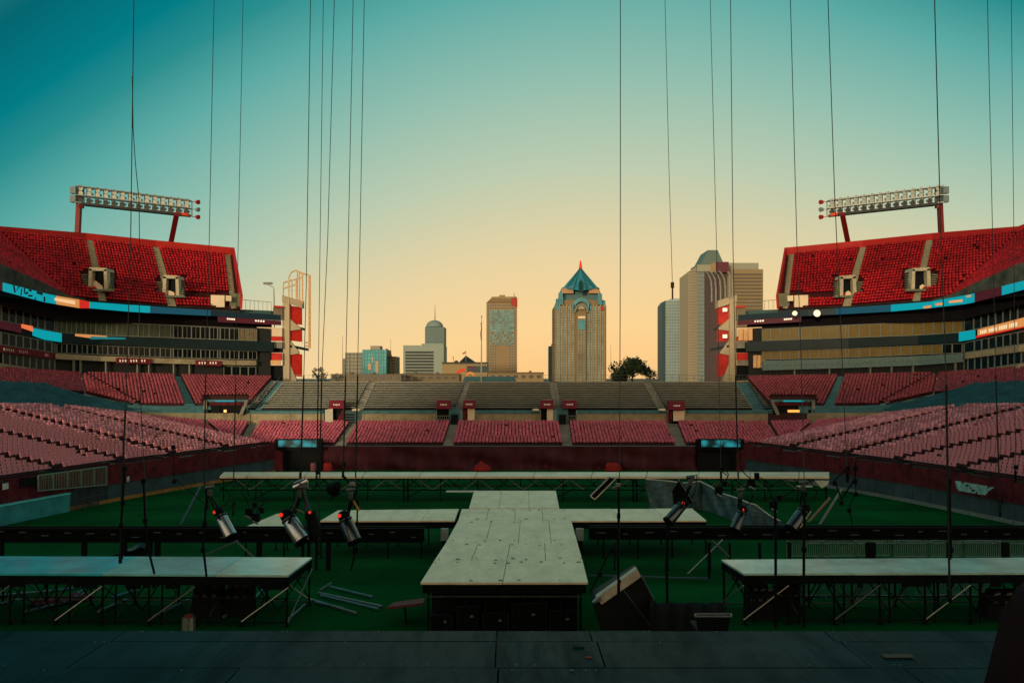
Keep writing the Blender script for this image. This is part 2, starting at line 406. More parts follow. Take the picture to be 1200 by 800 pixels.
for s in (-1, 1):
    nm = 'left' if s < 0 else 'right'
    W2 = thing('corner_wall', 'tan wall curving round the %s corner above the pink seats' % nm, 'wall', (0, 118, 0))
    pp = [(157, 482.5, 491, 113.3), (190, 483.5, 494.5, 116), (248, 484, 497, 119.4)]
    for u, v in zip(pp[:-1], pp[1:]): link('wall_panel', sband([u, v], .35, s), BEIGE if s < 0 else BEIGE, W2)
    link('wall_panel', sband([(248, 484, 497, 119.4), (293, 484, 497, 121.8)], .35, s), TREAD if s > 0 else BEIGE, W2)
    link('coping', sband([(157, 479.8, 482.4, 113.2), (190, 480.8, 483.4, 116), (240, 479.5, 483.9, 119.2)], .6, s), TEALC, W2)
    # sill under the mid bank
    link('walkway_slab', sband([(150, 474.5, 479.7, 114.5), (190, 476, 480.7, 117), (240, 475.5, 479.5, 120), (300, 481, 484.4, 122.4)], 1.5, s), TEALC, W2)

# mid bank (seats above the tan wall) and tarpaulin over its lower rows
for s in (-1, 1):
    nm = 'left' if s < 0 else 'right'
    a = (P(167, 475.5, 117.7), P(217, 476, 120.2), P(101, 439, 127.3), P(204, 441, 134))
    b = (P(229, 476, 121), P(292, 474, 123.5), P(212, 441.5, 134.5), P(319, 443.5, 139.5))
    c = (P(-110, 452, 92), P(100, 462, 117), P(-130, 425, 100), P(95, 439, 126.6))
    d = (P(101, 462, 117), P(161, 475, 117.3), P(95.5, 439.2, 126.7), P(96.5, 439, 126.9))
    skip = lambda p, s=s: (lambda px, py: 238 < MX(px, s) < 293 and py > 467)(600+1000*p.x/p.y, 443-(p.z-12)/p.y*1000)
    se = [tuple(side(v, s) for v in q) for q in (a, b)]
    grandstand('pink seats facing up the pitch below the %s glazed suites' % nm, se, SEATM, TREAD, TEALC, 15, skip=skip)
    se = [tuple(side(v, s) for v in q) for q in (c, d)]; se[1] = se[1]+(15,)
    grandstand('strip of pink seats above the teal tarpaulin on the %s side' % nm, se, SEATM, TREAD, TREAD, 9, fills=False)
    # tarp: slightly sagging sheet with folds
    tb = MB(); top = [(-120, 452, 90), (0, 445.5, 105), (50, 447.5, 111), (100, 462.5, 116.5), (161, 476, 117)]
    bot = [(-120, 487, 80), (0, 481, 95.5), (50, 481, 101), (107, 481.5, 108), (157, 482, 113)]
    nu, nv2 = 40, 12; grid = []
    for i in range(nu+1):
        t_ = i/nu*4; k = min(3, int(t_)); r_ = t_-k
        tp = lerp(P(*top[k]), P(*top[k+1]), r_); bp = lerp(P(*bot[k]), P(*bot[k+1]), r_)
        for j in range(nv2+1):
            q = lerp(bp, tp, j/nv2); q.z += .10*math.sin(i*1.3)*math.sin(j*.9+i*.2)+(.14 if j % 2 else -.05)+random.uniform(-.03, .03)
            grid.append(side(q, s))
    tb.add(grid, [(i*(nv2+1)+j, (i+1)*(nv2+1)+j, (i+1)*(nv2+1)+j+1, i*(nv2+1)+j+1) for i in range(nu) for j in range(nv2)])
    link('seat_cover', tb, TARP, None, 'dark teal tarpaulin stretched over the rows on the %s side' % nm, 'tarpaulin')
    # vomitory mouth in the middle of the facing seats
    V_ = thing('tunnel_entrance', 'wide %s tunnel mouth framed in pale concrete with a lit green sign' % nm, 'entrance', side(P(265, 485, 120), s))
    sb = lambda pts, th: sband(pts, th, s)
    link('tunnel_wall', sb([(243, 471, 485, 120.3), (288, 471, 485, 121.2)], .25), DARK, V_)
    link('roof_beam', sb([(242, 468.3, 470.6, 120.1), (289, 468.3, 470.6, 121)], 1.2), TEALC, V_)
    link('header', sb([(245, 470.9, 475, 120), (286, 470.9, 475, 120.9)], .2), MAROON, V_)
    link('sign', sb([(252, 469.0, 470.5, 119.95), (276, 469.0, 470.5, 120.4)], .06), CYAN, V_)
    for x0, x1, x2, x3, y0 in ((238, 240.5, 243, 241, 119.9), (287, 284, 281, 290, 120.9)):
        q = [P(x0, 486, y0), P(x0 if x0 < 250 else 280, 486, y0), P(x2 if x0 < 250 else 290, 468.5, y0), P(x0 if x0 < 250 else 286, 468.5, y0)]
        if x0 < 250: q = [P(238, 486, y0), P(242.5, 486, y0), P(242, 468.5, y0), P(239, 468.5, y0)]
        else: q = [P(280, 486, y0), P(284, 486, y0), P(291, 468.5, y0), P(287, 468.5, y0)]
        mb = MB().slab([side(v, s) for v in q], (0, .4, 0)); link('side_wall', mb, CONC, V_)
    c_ = side(P(264, 481.5, 120.2), s)
    link('lamp', MB().box(c_, (.35 if s < 0 else 1.6, .2, .35)), WARML, V_)
    link('door', sb([(247, 475.5, 485, 120.15), (258, 475.5, 485, 120.4)], .08), DARK if s < 0 else TEALC, V_)

# ------------------------------------------------------------------ pitch walls
for s in (-1, 1):
    nm = 'left' if s < 0 else 'right'
    T = thing('pitch_wall', 'maroon padded wall along the %s touchline with a grey base' % nm, 'wall', side((-40, 80, 0), s))
    Ys = list(np.arange(30, 111, 2.4))
    for y0, y1 in zip(Ys[:-1], Ys[1:]):
        a, b = Vector((wallx(y0), y0, 0)), Vector((wallx(y1), y1, 0)); n_ = Vector((-.25, 0, 0))
        d = (b-a).normalized()*.03
        def quad(z0, z1, off):
            o = Vector((off, 0, 0)); q = [a+d+o+Vector((0, 0, z0)), b-d+o+Vector((0, 0, z0)), b-d+o+Vector((0, 0, z1)), a+d+o+Vector((0, 0, z1))]
            return MB().slab([side(v, s) for v in q], (-.25 if s < 0 else .25, 0, 0))
        link('wall_pad', quad(1.75, 3.55+.12*math.sin(y0), random.uniform(0, .05)), MAROON, T)
        link('base_panel', quad(.35, 1.7, -.12), mat('wall_base', (.03, .06, .07), .7, var=.35, scale=.6), T)
        link('kick_board', quad(0.0, .33, .04), mat('ochre_board', (.22, .12, .03), .8, var=.5, scale=.7) if s < 0 else mat('grey_kerb', (.12, .16, .16), .8, var=.3), T)
    rl = MB(); pts = [side((wallx(y)-.1, y, 3.9+.1), s) for y in Ys]; rl.path(pts, .04)
    for p in pts[::2]: rl.tube(p, p-Vector((0, 0, .5)), .03)
    link('rail', rl, BLACK, T)
# teal board wall, near left
T = thing('board_wall', 'low teal panelled barrier with pale cap in front of the left maroon wall', 'barrier', (-40, 68, 0))
a, b = G(-60, 629), G(82, 599)
nn = 11
for i in range(nn):
    p, q = lerp(a, b, i/nn), lerp(a, b, (i+.985)/nn); h = Vector((0, 0, 1.55))
    link('panel', MB().slab([p, q, q+h, p+h], (-.12, .05, 0)), mat('teal_board', (.03, .20, .22), .5, var=.35, scale=.7), T)
link('cap', MB().slab([a+Vector((.06, 0, 1.56)), b+Vector((.06, 0, 1.56)), b+Vector((.06, 0, 1.68)), a+Vector((.06, 0, 1.68))], (-.9, .1, 0)), mat('teal_cap', (.10, .50, .52), .45), T)
# fenced pen with bars, near left
T = thing('mesh_fence', 'barred steel pen fence against the left maroon wall', 'fence', G(90, 597))
a, b = G(84, 598), G(126, 588)
fb = MB()
for i in range(34):
    p = lerp(a, b, i/33)+Vector((.3, 0, 0)); fb.tube(p, p+Vector((0, 0, 1.9+(i % 7 == 0)*.3)), .02 if i % 7 else .06, 4)
for z in (.15, .95, 1.9): fb.tube(a+Vector((.3, 0, z)), b+Vector((.3, 0, z)), .03)
link('lower_bars', fb, ALUD, T)
fb = MB(); a2, b2 = P(45, 575, 73), P(125, 568, 82)
for i in range(46):
    p = lerp(a2, b2, i/45); p2 = lerp(P(45, 557, 73), P(125, 546.5, 82), i/45); fb.tube(p, p2, .02 if i % 9 else .07, 4)
fb.tube(a2, b2, .05); fb.tube(P(45, 557, 73), P(125, 546.5, 82), .06)
link('upper_bars', fb, mat('green_rail', (.12, .19, .15), .5, var=.2), T)
link('dark_opening', MB().slab([P(22, 571, 72), P(44, 569, 73.3), P(44, 558, 73.3), P(22, 560, 72)], (.0, .1, 0)), DARK, T)
# white notice on right stand front
T = thing('banner', 'torn pale teal banner hung over the right maroon wall near the seats', 'banner', P(1148, 572, 74))
bm = MB(); q = []
nx, nz = 16, 5
for i in range(nx+1):
    for j in range(nz+1):
        t_ = i/nx; p = lerp(P(1126, 563, 75.5), P(1171, 570.5, 68), t_); b_ = lerp(P(1126, 574, 75.5), P(1160, 580, 70), t_)
        p = lerp(b_, p, j/nz); p.x += .06*math.sin(i*1.7+j); p.y += .05*math.sin(i*2.3); p.x -= .45; q.append(p)
bm.add(q, [(i*(nz+1)+j, (i+1)*(nz+1)+j, (i+1)*(nz+1)+j+1, i*(nz+1)+j+1) for i in range(nx) for j in range(nz) if (i*7+j*3) % 11 != 0])
link('cloth', bm, mat('pale_teal_cloth', (.22, .42, .40), .7, var=.5, scale=2), T)
# notices on left wall
for px, py, Y, w in ((150, 561, 85.2, .5), (16, 569.5, 70.5, .8)):
    c = P(px, py, Y); c.x = wallx(Y)+.16; c.y = Y
    link('notice', MB().box(c, (.03, w, .5)), mat('notice_white', (.5, .5, .42), .7), None, 'small white notice fixed on the left maroon wall %s' % ('behind the pole' if w < .6 else 'by the teal barrier'), 'notice')

# ------------------------------------------------------------------ maroon curtain across the end
cb = MB(); n = 260; grid = []
for i in range(n+1):
    px = 377+(832-377)*i/n; base = P(px, 553, 112.2); top = P(px, 523, 112.3)
    sag = .10*math.sin(i*.09)+.06*math.sin(i*.23+1)
    for j in range(9):
        q = lerp(base, top, j/8); q.y += 2.2*(.16*math.sin(i*.55+.8*math.sin(i*.05))+.10*math.sin(i*.17+j*.8)+.10*math.sin(j*1.1+i*.04))*(1-.6*j/8)
        if j == 8: q.z += sag*.3
        grid.append(q)
cb.add(grid, [(i*9+j, (i+1)*9+j, (i+1)*9+j+1, i*9+j+1) for i in range(n) for j in range(8)])
link('curtain', cb, CURT, None, 'long dark maroon curtain hung below the end stand seats', 'curtain', smooth=True)
link('end_wall', band_mb([(300, 523, 553, 112.75), (905, 523, 553, 112.75)], .3), MAROON, None, 'maroon wall behind the curtain at the end of the pitch', 'wall')
# gates with glowing screens
for s in (-1, 1):
    nm = 'left' if s < 0 else 'right'
    T = thing('gate_tunnel', 'black tunnel gate with glowing teal screen over it, %s of the curtain' % nm, 'gate', side(P(350, 553, 111.5), s))
    link('opening', sband([(337, 527, 553, 111.6), (376, 527, 553, 111.6)], .6, s), DARK, T)
    link('jamb', sband([(333, 524, 553, 111.3), (336.5, 524, 553, 111.3)], .8, s), BLACK, T)
    link('header_box', sband([(322, 514.5, 528, 111.1), (377, 514.5, 527, 111.1)], 1.0, s), BLACK, T)
    link('left_flank', sband([(318, 525, 549, 110.9), (331, 529, 552, 111.2)], .4, s), MAROON, T)
    SCR = mat('glow_screen', (.01, .03, .03), .5)
    if not SCR.get('done'):
        SCR['done'] = 1; n_ = SCR.node_tree.nodes; l_ = SCR.node_tree.links
        v_ = n_.new('ShaderNodeTexVoronoi'); v_.inputs['Scale'].default_value = .9; tcn = n_.new('ShaderNodeTexCoord'); l_.new(tcn.outputs['Object'], v_.inputs['Vector'])
        c_ = n_.new('ShaderNodeValToRGB'); c_.color_ramp.elements[0].color = (.02, .42, .48, 1); c_.color_ramp.elements[1].color = (0, .015, .02, 1)
        c_.color_ramp.elements[0].position = .12; c_.color_ramp.elements[1].position = .62
        l_.new(v_.outputs['Distance'], c_.inputs[0]); l_.new(c_.outputs[0], n_['Principled BSDF'].inputs['Emission Color']); n_['Principled BSDF'].inputs['Emission Strength'].default_value = .6
    link('screen', sband([(326, 515.5, 523.5, 110.98), (372, 515.5, 523.5, 110.98)], .08, s), SCR, T)
for px, w, lab in ((384, 12, 'red covered heap at the foot of the curtain, left end'), (564, 22, 'red covered heap with a peak, in front of the curtain middle'), (718, 20, 'square red bundle by the curtain, right of the runway'), (367, 7, 'pinkish bag beside the left black gate')):
    c = P(px, 551, 110.8); mb = MB(); W_ = w*.11/2; H_ = 1.1 if w == 22 else .95
    ring = []
    for k, (hz, sc) in enumerate(((0, 1), (.25, .95), (.5, .8 if w == 22 else .92), (.75, .35 if w == 22 else .85), (1, .08 if w == 22 else .6))):
        ring += [c+Vector((math.cos(a)*W_*2*sc*(.5+.06*math.sin(3*a+k)), math.sin(a)*.6*sc, hz*H_*(1+.1*math.sin(2*a)))) for a in np.linspace(0, 2*math.pi, 12, endpoint=False)]
    mb.add(ring, [(k*12+i, k*12+(i+1) % 12, (k+1)*12+(i+1) % 12, (k+1)*12+i) for k in range(4) for i in range(12)]+[tuple(range(48, 60))])
    link('covered_heap', mb, mat('red_sheet', (.19, .010, .010), .7, var=.3, scale=1.5) if w > 8 else mat('pink_bag', (.2, .07, .08), .8), None, lab, 'covered heap')

# ------------------------------------------------------------------ vomitories with maroon awnings in the end stand
def awning(px0, px1, y0, y1, Y, lab, kind):
    T = thing('entrance_booth', lab, 'entrance', P((px0+px1)/2, 497, Y))
    w = 1
    q = [P(px0+1, y0, Y), P(px1-.5, y0, Y), P(px1, y1, Y-.5), P(px0, y1, Y-.5)]
    link('awning', MB().slab([q[3], q[2], q[1], q[0]], (0, 1.6, 0)), mat('awning_maroon', (.13, .008, .02), .6, var=.2, scale=1), T)
    lt = MB(); mid = (px0+px1)/2+.5
    for i in range(5): lt.slab([P(mid-4+i*1.6, (y0+y1)/2+1.1, Y-.42), P(mid-3+i*1.6, (y0+y1)/2+1.1, Y-.42), P(mid-3+i*1.6, (y0+y1)/2-.7+(i % 2)*.4, Y-.36), P(mid-4+i*1.6, (y0+y1)/2-.7+(i % 2)*.4, Y-.36)], (0, .1, 0))
    link('lettering', lt, WHITEL, T)
    link('back_wall', band_mb([(px0+1, y1, 497, Y+.6), (px1-1, y1, 497, Y+.6)], .2), DARK, T)
    if kind == 'panel': link('door_panel', band_mb([((px0+px1)/2, y1+.5, 495, Y), (px1-1, y1+.5, 495, Y)], .12), PALE, T)
    if kind == 'redleft':
        link('door_panel', band_mb([(px0+6, y1+.8, 493, Y), (px1-1, y1+.8, 493, Y)], .12), PALE, T)
        link('side_panel', band_mb([(px0, y1+1, 495, Y-.1), (px0+4.5, y1+1, 495, Y)], .12), MAROON, T)
    if kind == 'rail':
        mb = MB()
        for i in range(6): mb.tube(P(px0+2+i*2.6, 496, Y), P(px0+2+i*2.6, 487, Y), .04, 4)
        mb.tube(P(px0+1, 487, Y), P(px1-1, 487, Y), .05, 4); mb.tube(P(px0+1, 491, Y), P(px1-1, 491, Y), .04, 4)
        link('railing', mb, FRAME, T)
    if kind == 'corner':
        link('curved_wall', band_mb([(px0-4, 480, 497, Y-.3), (px0+5, 478, 497, Y-.3)], .2), mat('white_wall', (.42, .42, .34), .7), T)
        link('side_panel', MB().slab([P(px0+9, 497, Y), P(px1, 497, Y), P(px1, 478, Y), P(px0+12, 487, Y)], (0, .2, 0)), MAROON, T)
        st = MB()
        for i in range(4): st.add(*[band_mb([(px1+1, 485+i*3, 486.6+i*3, 121.6-i*.3), (px1+12, 485+i*3, 486.6+i*3, 121.6-i*.3)], .3).v, band_mb([(0, 0, 1, 1), (1, 0, 1, 1)], .3).f])
        link('steps', st, BLACK, T)
    return T
awning(511, 528, 468.5, 479, 121.6, 'maroon awning left of the left centre aisle, railed landing below', 'rail')
awning(542, 557, 468.5, 478, 121.6, 'maroon awning right of the left centre aisle over a pale door', 'redleft')
awning(633, 649, 468.5, 478.5, 121.6, 'maroon awning left of the right centre aisle over a bright door', 'panel')
awning(659, 676, 468.5, 478.5, 121.6, 'maroon awning right of the right centre aisle over a dark recess', 'rail')
awning(385, 403, 469, 478.5, 121.6, 'maroon awning and curved white wall in the left bleachers', 'corner')
awning(783, 803, 470, 480, 121.6, 'bulky maroon awning entrance in the right bleachers', 'redleft')
for px, lab in ((532.5, 'black doorway box at the foot of the left centre aisle'), (659.3, 'black doorway box at the foot of the right centre aisle')):
    T = thing('doorway', lab, 'doorway', P(px, 499, 121.2))
    link('door', band_mb([(px-4, 485.5, 498.5, 121.2), (px+4, 485.5, 498.5, 121.2)], .5), DARK, T)
    link('surround', band_mb([(px-6.5, 478, 497, 121.7), (px+6.5, 478, 497, 121.7)], .3), TEALC, T)
for px, w in ((417.5, 11), (628, 9), (776, 9)):
    c = P(px, 480.2, 121.4); mb = MB(); rr = w*.122/2
    for k in range(3): pass
    ring = [[c+Vector((math.cos(a)*rr*r_, math.sin(a)*rr*r_*.8, h_)) for a in np.linspace(0, 2*math.pi, 14, endpoint=False)] for r_, h_ in ((.9, -.12), (1, 0), (.8, .14), (.3, .2))]
    mb.add(sum(ring, []), [(k*14+i, k*14+(i+1) % 14, (k+1)*14+(i+1) % 14, (k+1)*14+i) for k in range(3) for i in range(14)]+[tuple(range(42, 56))])
    link('table_umbrella', mb, PALE, None, 'flat pale canopy disc above the tan wall at the %s' % ('foot of the left bleacher aisle' if px < 500 else 'bright door right of centre' if px < 700 else 'foot of the right bleacher aisle'), 'canopy')

# top railing and rim behind the bleachers
T = thing('rim_railing', 'long thin railing on the rim above the grey bleachers', 'railing', (0, 138.5, 11.5))
mb = MB()
for y in (439.5, 443.5): mb.tube(P(335, y, 138.6), P(900, y, 138.6), .035, 4)
link('rail', mb, ALUD, T)
mb = MB()
for i in range(66): mb.tube(P(335+i*8.7, 447.8, 138.6), P(335+i*8.7, 439.5, 138.6), .03, 4)
o = link('posts', mb, ALUD, T)
link('rim_wall', band_mb([(325, 446.8, 460, 138.8), (905, 446.8, 460, 138.8)], .4), TREADR if 0 else mat('rim_concrete', (.13, .12, .09), .85), None, 'low concrete rim wall at the top of the bleachers', 'wall')
link('roof_hut', MB().prism([P(541, 448, 140), P(605, 448, 140), P(603, 441, 141.5), P(545, 441, 141.5)], (0, 3, 0)), mat('hut_teal', (.06, .13, .12), .6), None, 'long low grey teal roof behind the rim in front of the flagpole', 'hut')

# ------------------------------------------------------------------ side buildings: suites, screens, upper decks
def interp(tab, px):
    for a, b in zip(tab[:-1], tab[1:]):
        if px <= b[0]:
            r_ = (px-a[0])/(b[0]-a[0]); return [a[i]+(b[i]-a[i])*r_ for i in range(1, len(a))]
    return list(tab[-1][1:])
def win_row(T, s, tab, edges, panem, dep=.0, double=False, panef=None):
    """tab: (px, ytop, ybot, Y); edges: window borders"""
    for a, b in zip(edges[:-1], edges[1:]):
        ya, yb, Ya = interp(tab, a); yc, yd, Yb = interp(tab, b)
        Ya -= dep; Yb -= dep
        def pt(u, v):
            px = a+(b-a)*u; t_ = lerp(P(a, ya, Ya), P(b, yc, Yb), u); b_ = lerp(P(a, yb, Ya), P(b, yd, Yb), u); return side(lerp(b_, t_, v), s)
        fr = MB(); e = .6/(b-a); h = .055
        for (u0, u1, v0, v1) in ((0, 1, 0, h), (0, 1, 1-h, 1), (0, e, h, 1-h), (1-e, 1, h, 1-h)):
            fr.slab([pt(u0, v0), pt(u1, v0), pt(u1, v1), pt(u0, v1)], (0, .25, 0))
        if double and (b-a) > 7: fr.slab([pt(.48, h), pt(.52, h), pt(.52, 1-h), pt(.48, 1-h)], (0, .2, 0))
        f = link('window', fr, FRAME, T)
        pn = MB().slab([pt(e, h), pt(1-e, h), pt(1-e, 1-h), pt(e, 1-h)], (0, .04, 0))
        pn.v = [(x, y+.14, z) for x, y, z in pn.v]
        link('pane', pn, panef(a) if panef else panem, f)
def rrange(a, b, st):
    x = a; o = []
    while x < b-st*.4: o.append(x); x += st*random.uniform(.97, 1.03)
    return o+[b]
for s in (-1, 1):
    nm = 'left' if s < 0 else 'right'
    T = thing('suite_building', 'glazed tiers of suites under the %s upper deck with lit screen ribbons' % nm, 'building', side(P(200, 443, 135), s))
    sb = lambda pts, th: sband(pts, th, s)
    # fascia ribbon
    segs = [(-60, 315, 325, 98, MARSC), (3, 331, 341, 108.5, CYAN), (52, 343.5, 354, 117, CYAN), (66, 346.5, 356.5, 119, ORANGE), (93, 351, 361, 122.7, REDS), (105, 353.5, 361, 124, CYAN), (150, 357, 365, 129.5, CYAN), (176, 358.5, 366.5, 132, BLUE), (215, 361.5, 368.5, 135, BLUE), (247, 363.5, 370, 137, TEALS), (329, 369, 375.5, 143, None)]
    if s > 0:
        segs = [(-60, 315, 325, 98, CYAN), (20, 335.5, 346, 111.5, MARSC), (52, 343.5, 354, 117, CYAN), (56, 344.5, 355, 117.5, CYAN), (64, 346, 356.3, 118.7, CYAN), (105, 353.5, 361, 124, CYAN), (150, 357, 365, 129.5, BLUE), (215, 361.5, 368.5, 135, TEALS), (247, 363.5, 370, 137, TEALS), (329, 369, 375.5, 143, None)]
    for a, b in zip(segs[:-1], segs[1:]):
        link('screen_ribbon', sb([a[:4], (b[0], b[1], b[2], b[3])], .3), a[4], T)
    if s > 0:
        for x0, x1, yy in ((66, 82, 352), (88, 98, 355.5), (56, 62, 346.5), (99.5, 102.5, 354.8), (103, 112, 359)):
            Yc = interp([(sg[0], sg[3]) for sg in segs], x0)[0]-.06
            link('picture', sb([(x0, yy-1.4, yy+1.6, Yc), (x1, yy-1.0+(x1-x0)*.09, yy+1.6+(x1-x0)*.09, Yc+.8)], .02), ORANGE if x1-x0 > 8 else PALE, T)
    else:
        # dark lettering strokes on the cyan ribbon
        st = MB()
        def yl(x, v): q = interp([(3, 331, 341, 108.4), (52, 343.5, 354, 116.9)], x); return P(x, lerp(q[1], q[0], v), q[2]-.12)
        for poly in ([(15, 1), (17, 1), (18.3, .3), (17, .1)], [(17, .1), (18.3, .3), (21.5, 1), (23, 1)], [(24.6, .85), (26, .85), (25.4, .1), (24, .1)], [(28, 1), (29.6, 1), (29.4, .45), (28.2, .45)], [(29, .5), (33, .7), (33, .45), (29, .3)],
                     [(33, 1), (37, 1), (37, .8), (34.5, .75)], [(33, .35), (38, .45), (38, .25), (33, .15)], [(41, .3), (42, .3), (42, -.02), (41, -.02)], [(43, 1), (50, 1), (50, .7), (43, .75)], [(51, .6), (53, .6), (53, .05), (51, .05)]):
            st.poly([yl(x, v) for x, v in poly])
        st2 = MB()
        for f in st.f: st2.prism([Vector(st.v[i]) for i in f], (0, .03, 0))
        link('lettering', st2, BAND, T)
        link('picture', sb([(64, 348.8, 352, 118.5), (88, 352.5, 357, 121.6)], .02), mat('peach_screen', (.1, .05, .02), .4, emit=(.9, .55, .28)), T)
    # signs with white words at the far end of the fascia
    link('sign_board', sb([(255, 370.3, 377, 137.9), (329, 375.8, 381, 142.9)], .3), MARSC, T)
    lt = MB()
    for x in (266, 268.5, 271, 273.5, 279+20, 302, 305, 308):
        q = interp([(255, 372, 375, 137.6), (329, 377, 380, 142.6)], x); mb_ = sb([(x, q[0]-.2, q[0]+1.7, q[2]), (x+1.8, q[0]-.1, q[0]+1.8, q[2]+.1)], .03); lt.add(mb_.v, mb_.f)
    link('lettering', lt, mat('lit_letter', (.8, .7, .6), .5, emit=(.9, .7, .55), estr=.8), T)
    # soffit and back wall under the deck
    soff = [(-60, 325, 350, 99), (0, 341, 357, 110), (65, 356.5, 374, 121), (105, 361.5, 377, 126), (215, 369, 381, 136.5), (247, 370.5, 383, 138.5), (318, 381, 387, 143)]
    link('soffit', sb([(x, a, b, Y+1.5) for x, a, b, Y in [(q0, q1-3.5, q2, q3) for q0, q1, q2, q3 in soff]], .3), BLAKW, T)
    near = [(-60, 110), (0, 114), (65, 124), (118, 129.5), (200, 135.3), (300, 141), (320, 142)]
    Yn = lambda x: interp(near, x)[0]
    def tab(l): return [(x, a, b, Yn(x)) for x, a, b in l]
    # core walls
    link('core_wall', sb([(x, a, b, Yn(x)+.5) for x, a, b in ((-60, 330, 440), (0, 352, 440), (65, 372, 442), (118, 376, 443), (200, 380, 443), (300, 384, 444), (317, 385, 444))], .4), mat('core_dark', (.015, .018, .018), .8), T)
    # upper windows
    t1 = tab([(65, 374, 389.5), (118, 377, 393), (200, 380.5, 396), (300, 385.5, 399.5)])
    if s < 0:
        pf = lambda a: GREENB if a < 200 else (GLASSD if a < 278 else mat('tan_blind', (.14, .11, .06), .6))
    else: pf = lambda a: GOLD
    win_row(T, s, t1, rrange(66, 125, 11.5)+rrange(137, 200, 12.5)+rrange(203, 255, 10.5)+rrange(258, 301, 11), GLASSD, panef=pf, double=(s < 0))
    t2 = tab([(65, 402, 413.5), (118, 404.5, 415.5), (200, 408, 419), (300, 411.5, 421.5)])
    pf2 = (lambda a: GLASSD) if s < 0 else (lambda a: GOLD if a > 78 else GLASSD)
    win_row(T, s, t2, rrange(66, 200, 12.2)+rrange(203, 255, 10.5)+rrange(258, 301, 11), GLASSD, panef=pf2, double=(s < 0))
    link('spandrel', sb([(x, a, b, Yn(x)-.3) for x, a, b in ((65, 389.7, 401.5), (118, 393.2, 403.5), (200, 396.5, 407.5), (320, 400.5, 412))], .6), BAND, T)
    if s < 0:
        link('screen_ribbon', sb([(70, 390, 400, Yn(70)-.4), (72, 390.5, 401, Yn(72)-.4)], .1), CYAN, T)
        link('screen_ribbon', sb([(88, 391, 393.6, Yn(88)-.4), (105, 392, 396, Yn(105)-.4), (125, 393.6, 395.6, Yn(125)-.4)], .1), ORANGE, T)
        link('screen_ribbon', sb([(106, 394, 397.5, Yn(106)-.42), (147, 395.5, 397.5, Yn(147)-.42)], .1), mat('dim_cyan', (.01, .03, .03), .4, emit=(0, .16, .18)), T)
        link('screen_ribbon', sb([(-60, 359, 368, Yn(-60)-.8), (0, 375.5, 385, Yn(0)-.6), (25, 381, 390, Yn(25)-.6)], .1), MARSC, T)
        link('screen_ribbon', sb([(25, 379.5, 384, Yn(25)-.7), (38, 382, 388.5, Yn(38)-.7)], .1), mat('flame_screen', (.1, .05, .02), .4, emit=(.8, .16, .05)), T)
        link('screen_ribbon', sb([(38, 384, 393, Yn(38)-.6), (52, 387, 398, Yn(52)-.6), (70, 390, 400.5, Yn(70)-.6)], .1), CYAN, T)
    else:
        link('screen_ribbon', sb([(51, 386.5, 397, Yn(51)-.6), (70, 389, 400, Yn(70)-.6)], .1), CYAN, T)
        link('screen_ribbon', sb([(-60, 357, 369, Yn(-60)-.8), (0, 373.5, 383.5, Yn(0)-.6), (48, 386, 393.5, Yn(48)-.6)], .1), ORANGE, T)
        link('screen_ribbon', sb([(-60, 369, 371.5, Yn(-60)-.8), (0, 383.5, 385, Yn(0)-.6), (50, 393.5, 396, Yn(50)-.6)], .1), REDS, T)
        lt = MB()
        for k in range(22):
            x = 2+k*2.0; q = interp([(0, 377, 382), (48, 388.5, 392.5)], x); mb_ = sb([(x, q[0]-.3, q[1]-.5, Yn(x)-.75), (x+1.2, q[0]-.1, q[1]-.3, Yn(x)-.72)], .03)
            if k % 6 != 5: lt.add(mb_.v, mb_.f)
        link('lettering', lt, mat('peach_letter', (.1, .05, .02), .4, emit=(.95, .75, .45)), T, kind='stuff')
    # lower band and ground row
    lowm = BEIGE if s < 0 else mat('teal_spandrel', (.09, .15, .14), .6)
    link('lower_spandrel', sb([(x, a, b, Yn(x)-.5) for x, a, b in ((65, 414, 420.5), (118, 417, 423), (200, 420, 426), (300, 422.5, 428))], .7), lowm, T)
    if s > 0: link('lower_spandrel', sb([(x, a, b, Yn(x)-.45) for x, a, b in ((65, 420, 424), (118, 423.1, 428), (200, 426.1, 431), (300, 428.1, 434))], .5), lowm, T)
    for x in (85, 93, 123, 160, 173.5, 202.5, 221) if s < 0 else (73, 123, 148, 173, 221, 262):
        q = interp([(65, 421, 440), (118, 423, 440), (200, 426, 441), (300, 428, 442)], x)
        link('column', sb([(x, q[0], q[1], Yn(x)-.2), (x+1.4, q[0], q[1], Yn(x)-.2)], .4), FRAME, T)
    if s < 0:
        win_row(T, s, tab([(258, 428.5, 440), (300, 429.5, 441)]), rrange(262, 300, 9.5), GLASSD)
        for x0, x1, yy in ((136, 177, 419), (229, 259, 421.5)):
            link('name_board', sb([(x0, yy, yy+6.3, Yn(x0)-.9), (x1, yy+1.2, yy+7.4, Yn(x1)-.9)], .2), mat('board_maroon', (.12, .01, .02), .6), T)
            lt = MB()
            for k in range(int((x1-x0)/3.2)-2):
                x = x0+4+k*3.2; mb_ = sb([(x, yy+2.4, yy+4.8, Yn(x)-1.0), (x+1.5, yy+2.5, yy+4.9, Yn(x)-.99)], .03)
                if k % 4 != 3: lt.add(mb_.v, mb_.f)
            link('lettering', lt, WHITEL, T)
    # nearer wing, set at a steeper angle
    up = [(-60, 333, 354), (0, 357, 375.5), (65, 374, 389)]
    win_row(T, s, tab(up), rrange(-58, 64, 8.5), GLASSD, dep=.05)
    win_row(T, s, tab([(-60, 380, 397), (0, 388.5, 404), (65, 401.5, 413.5)]), rrange(-58, 64, 8.5), GLASSD, dep=.05)
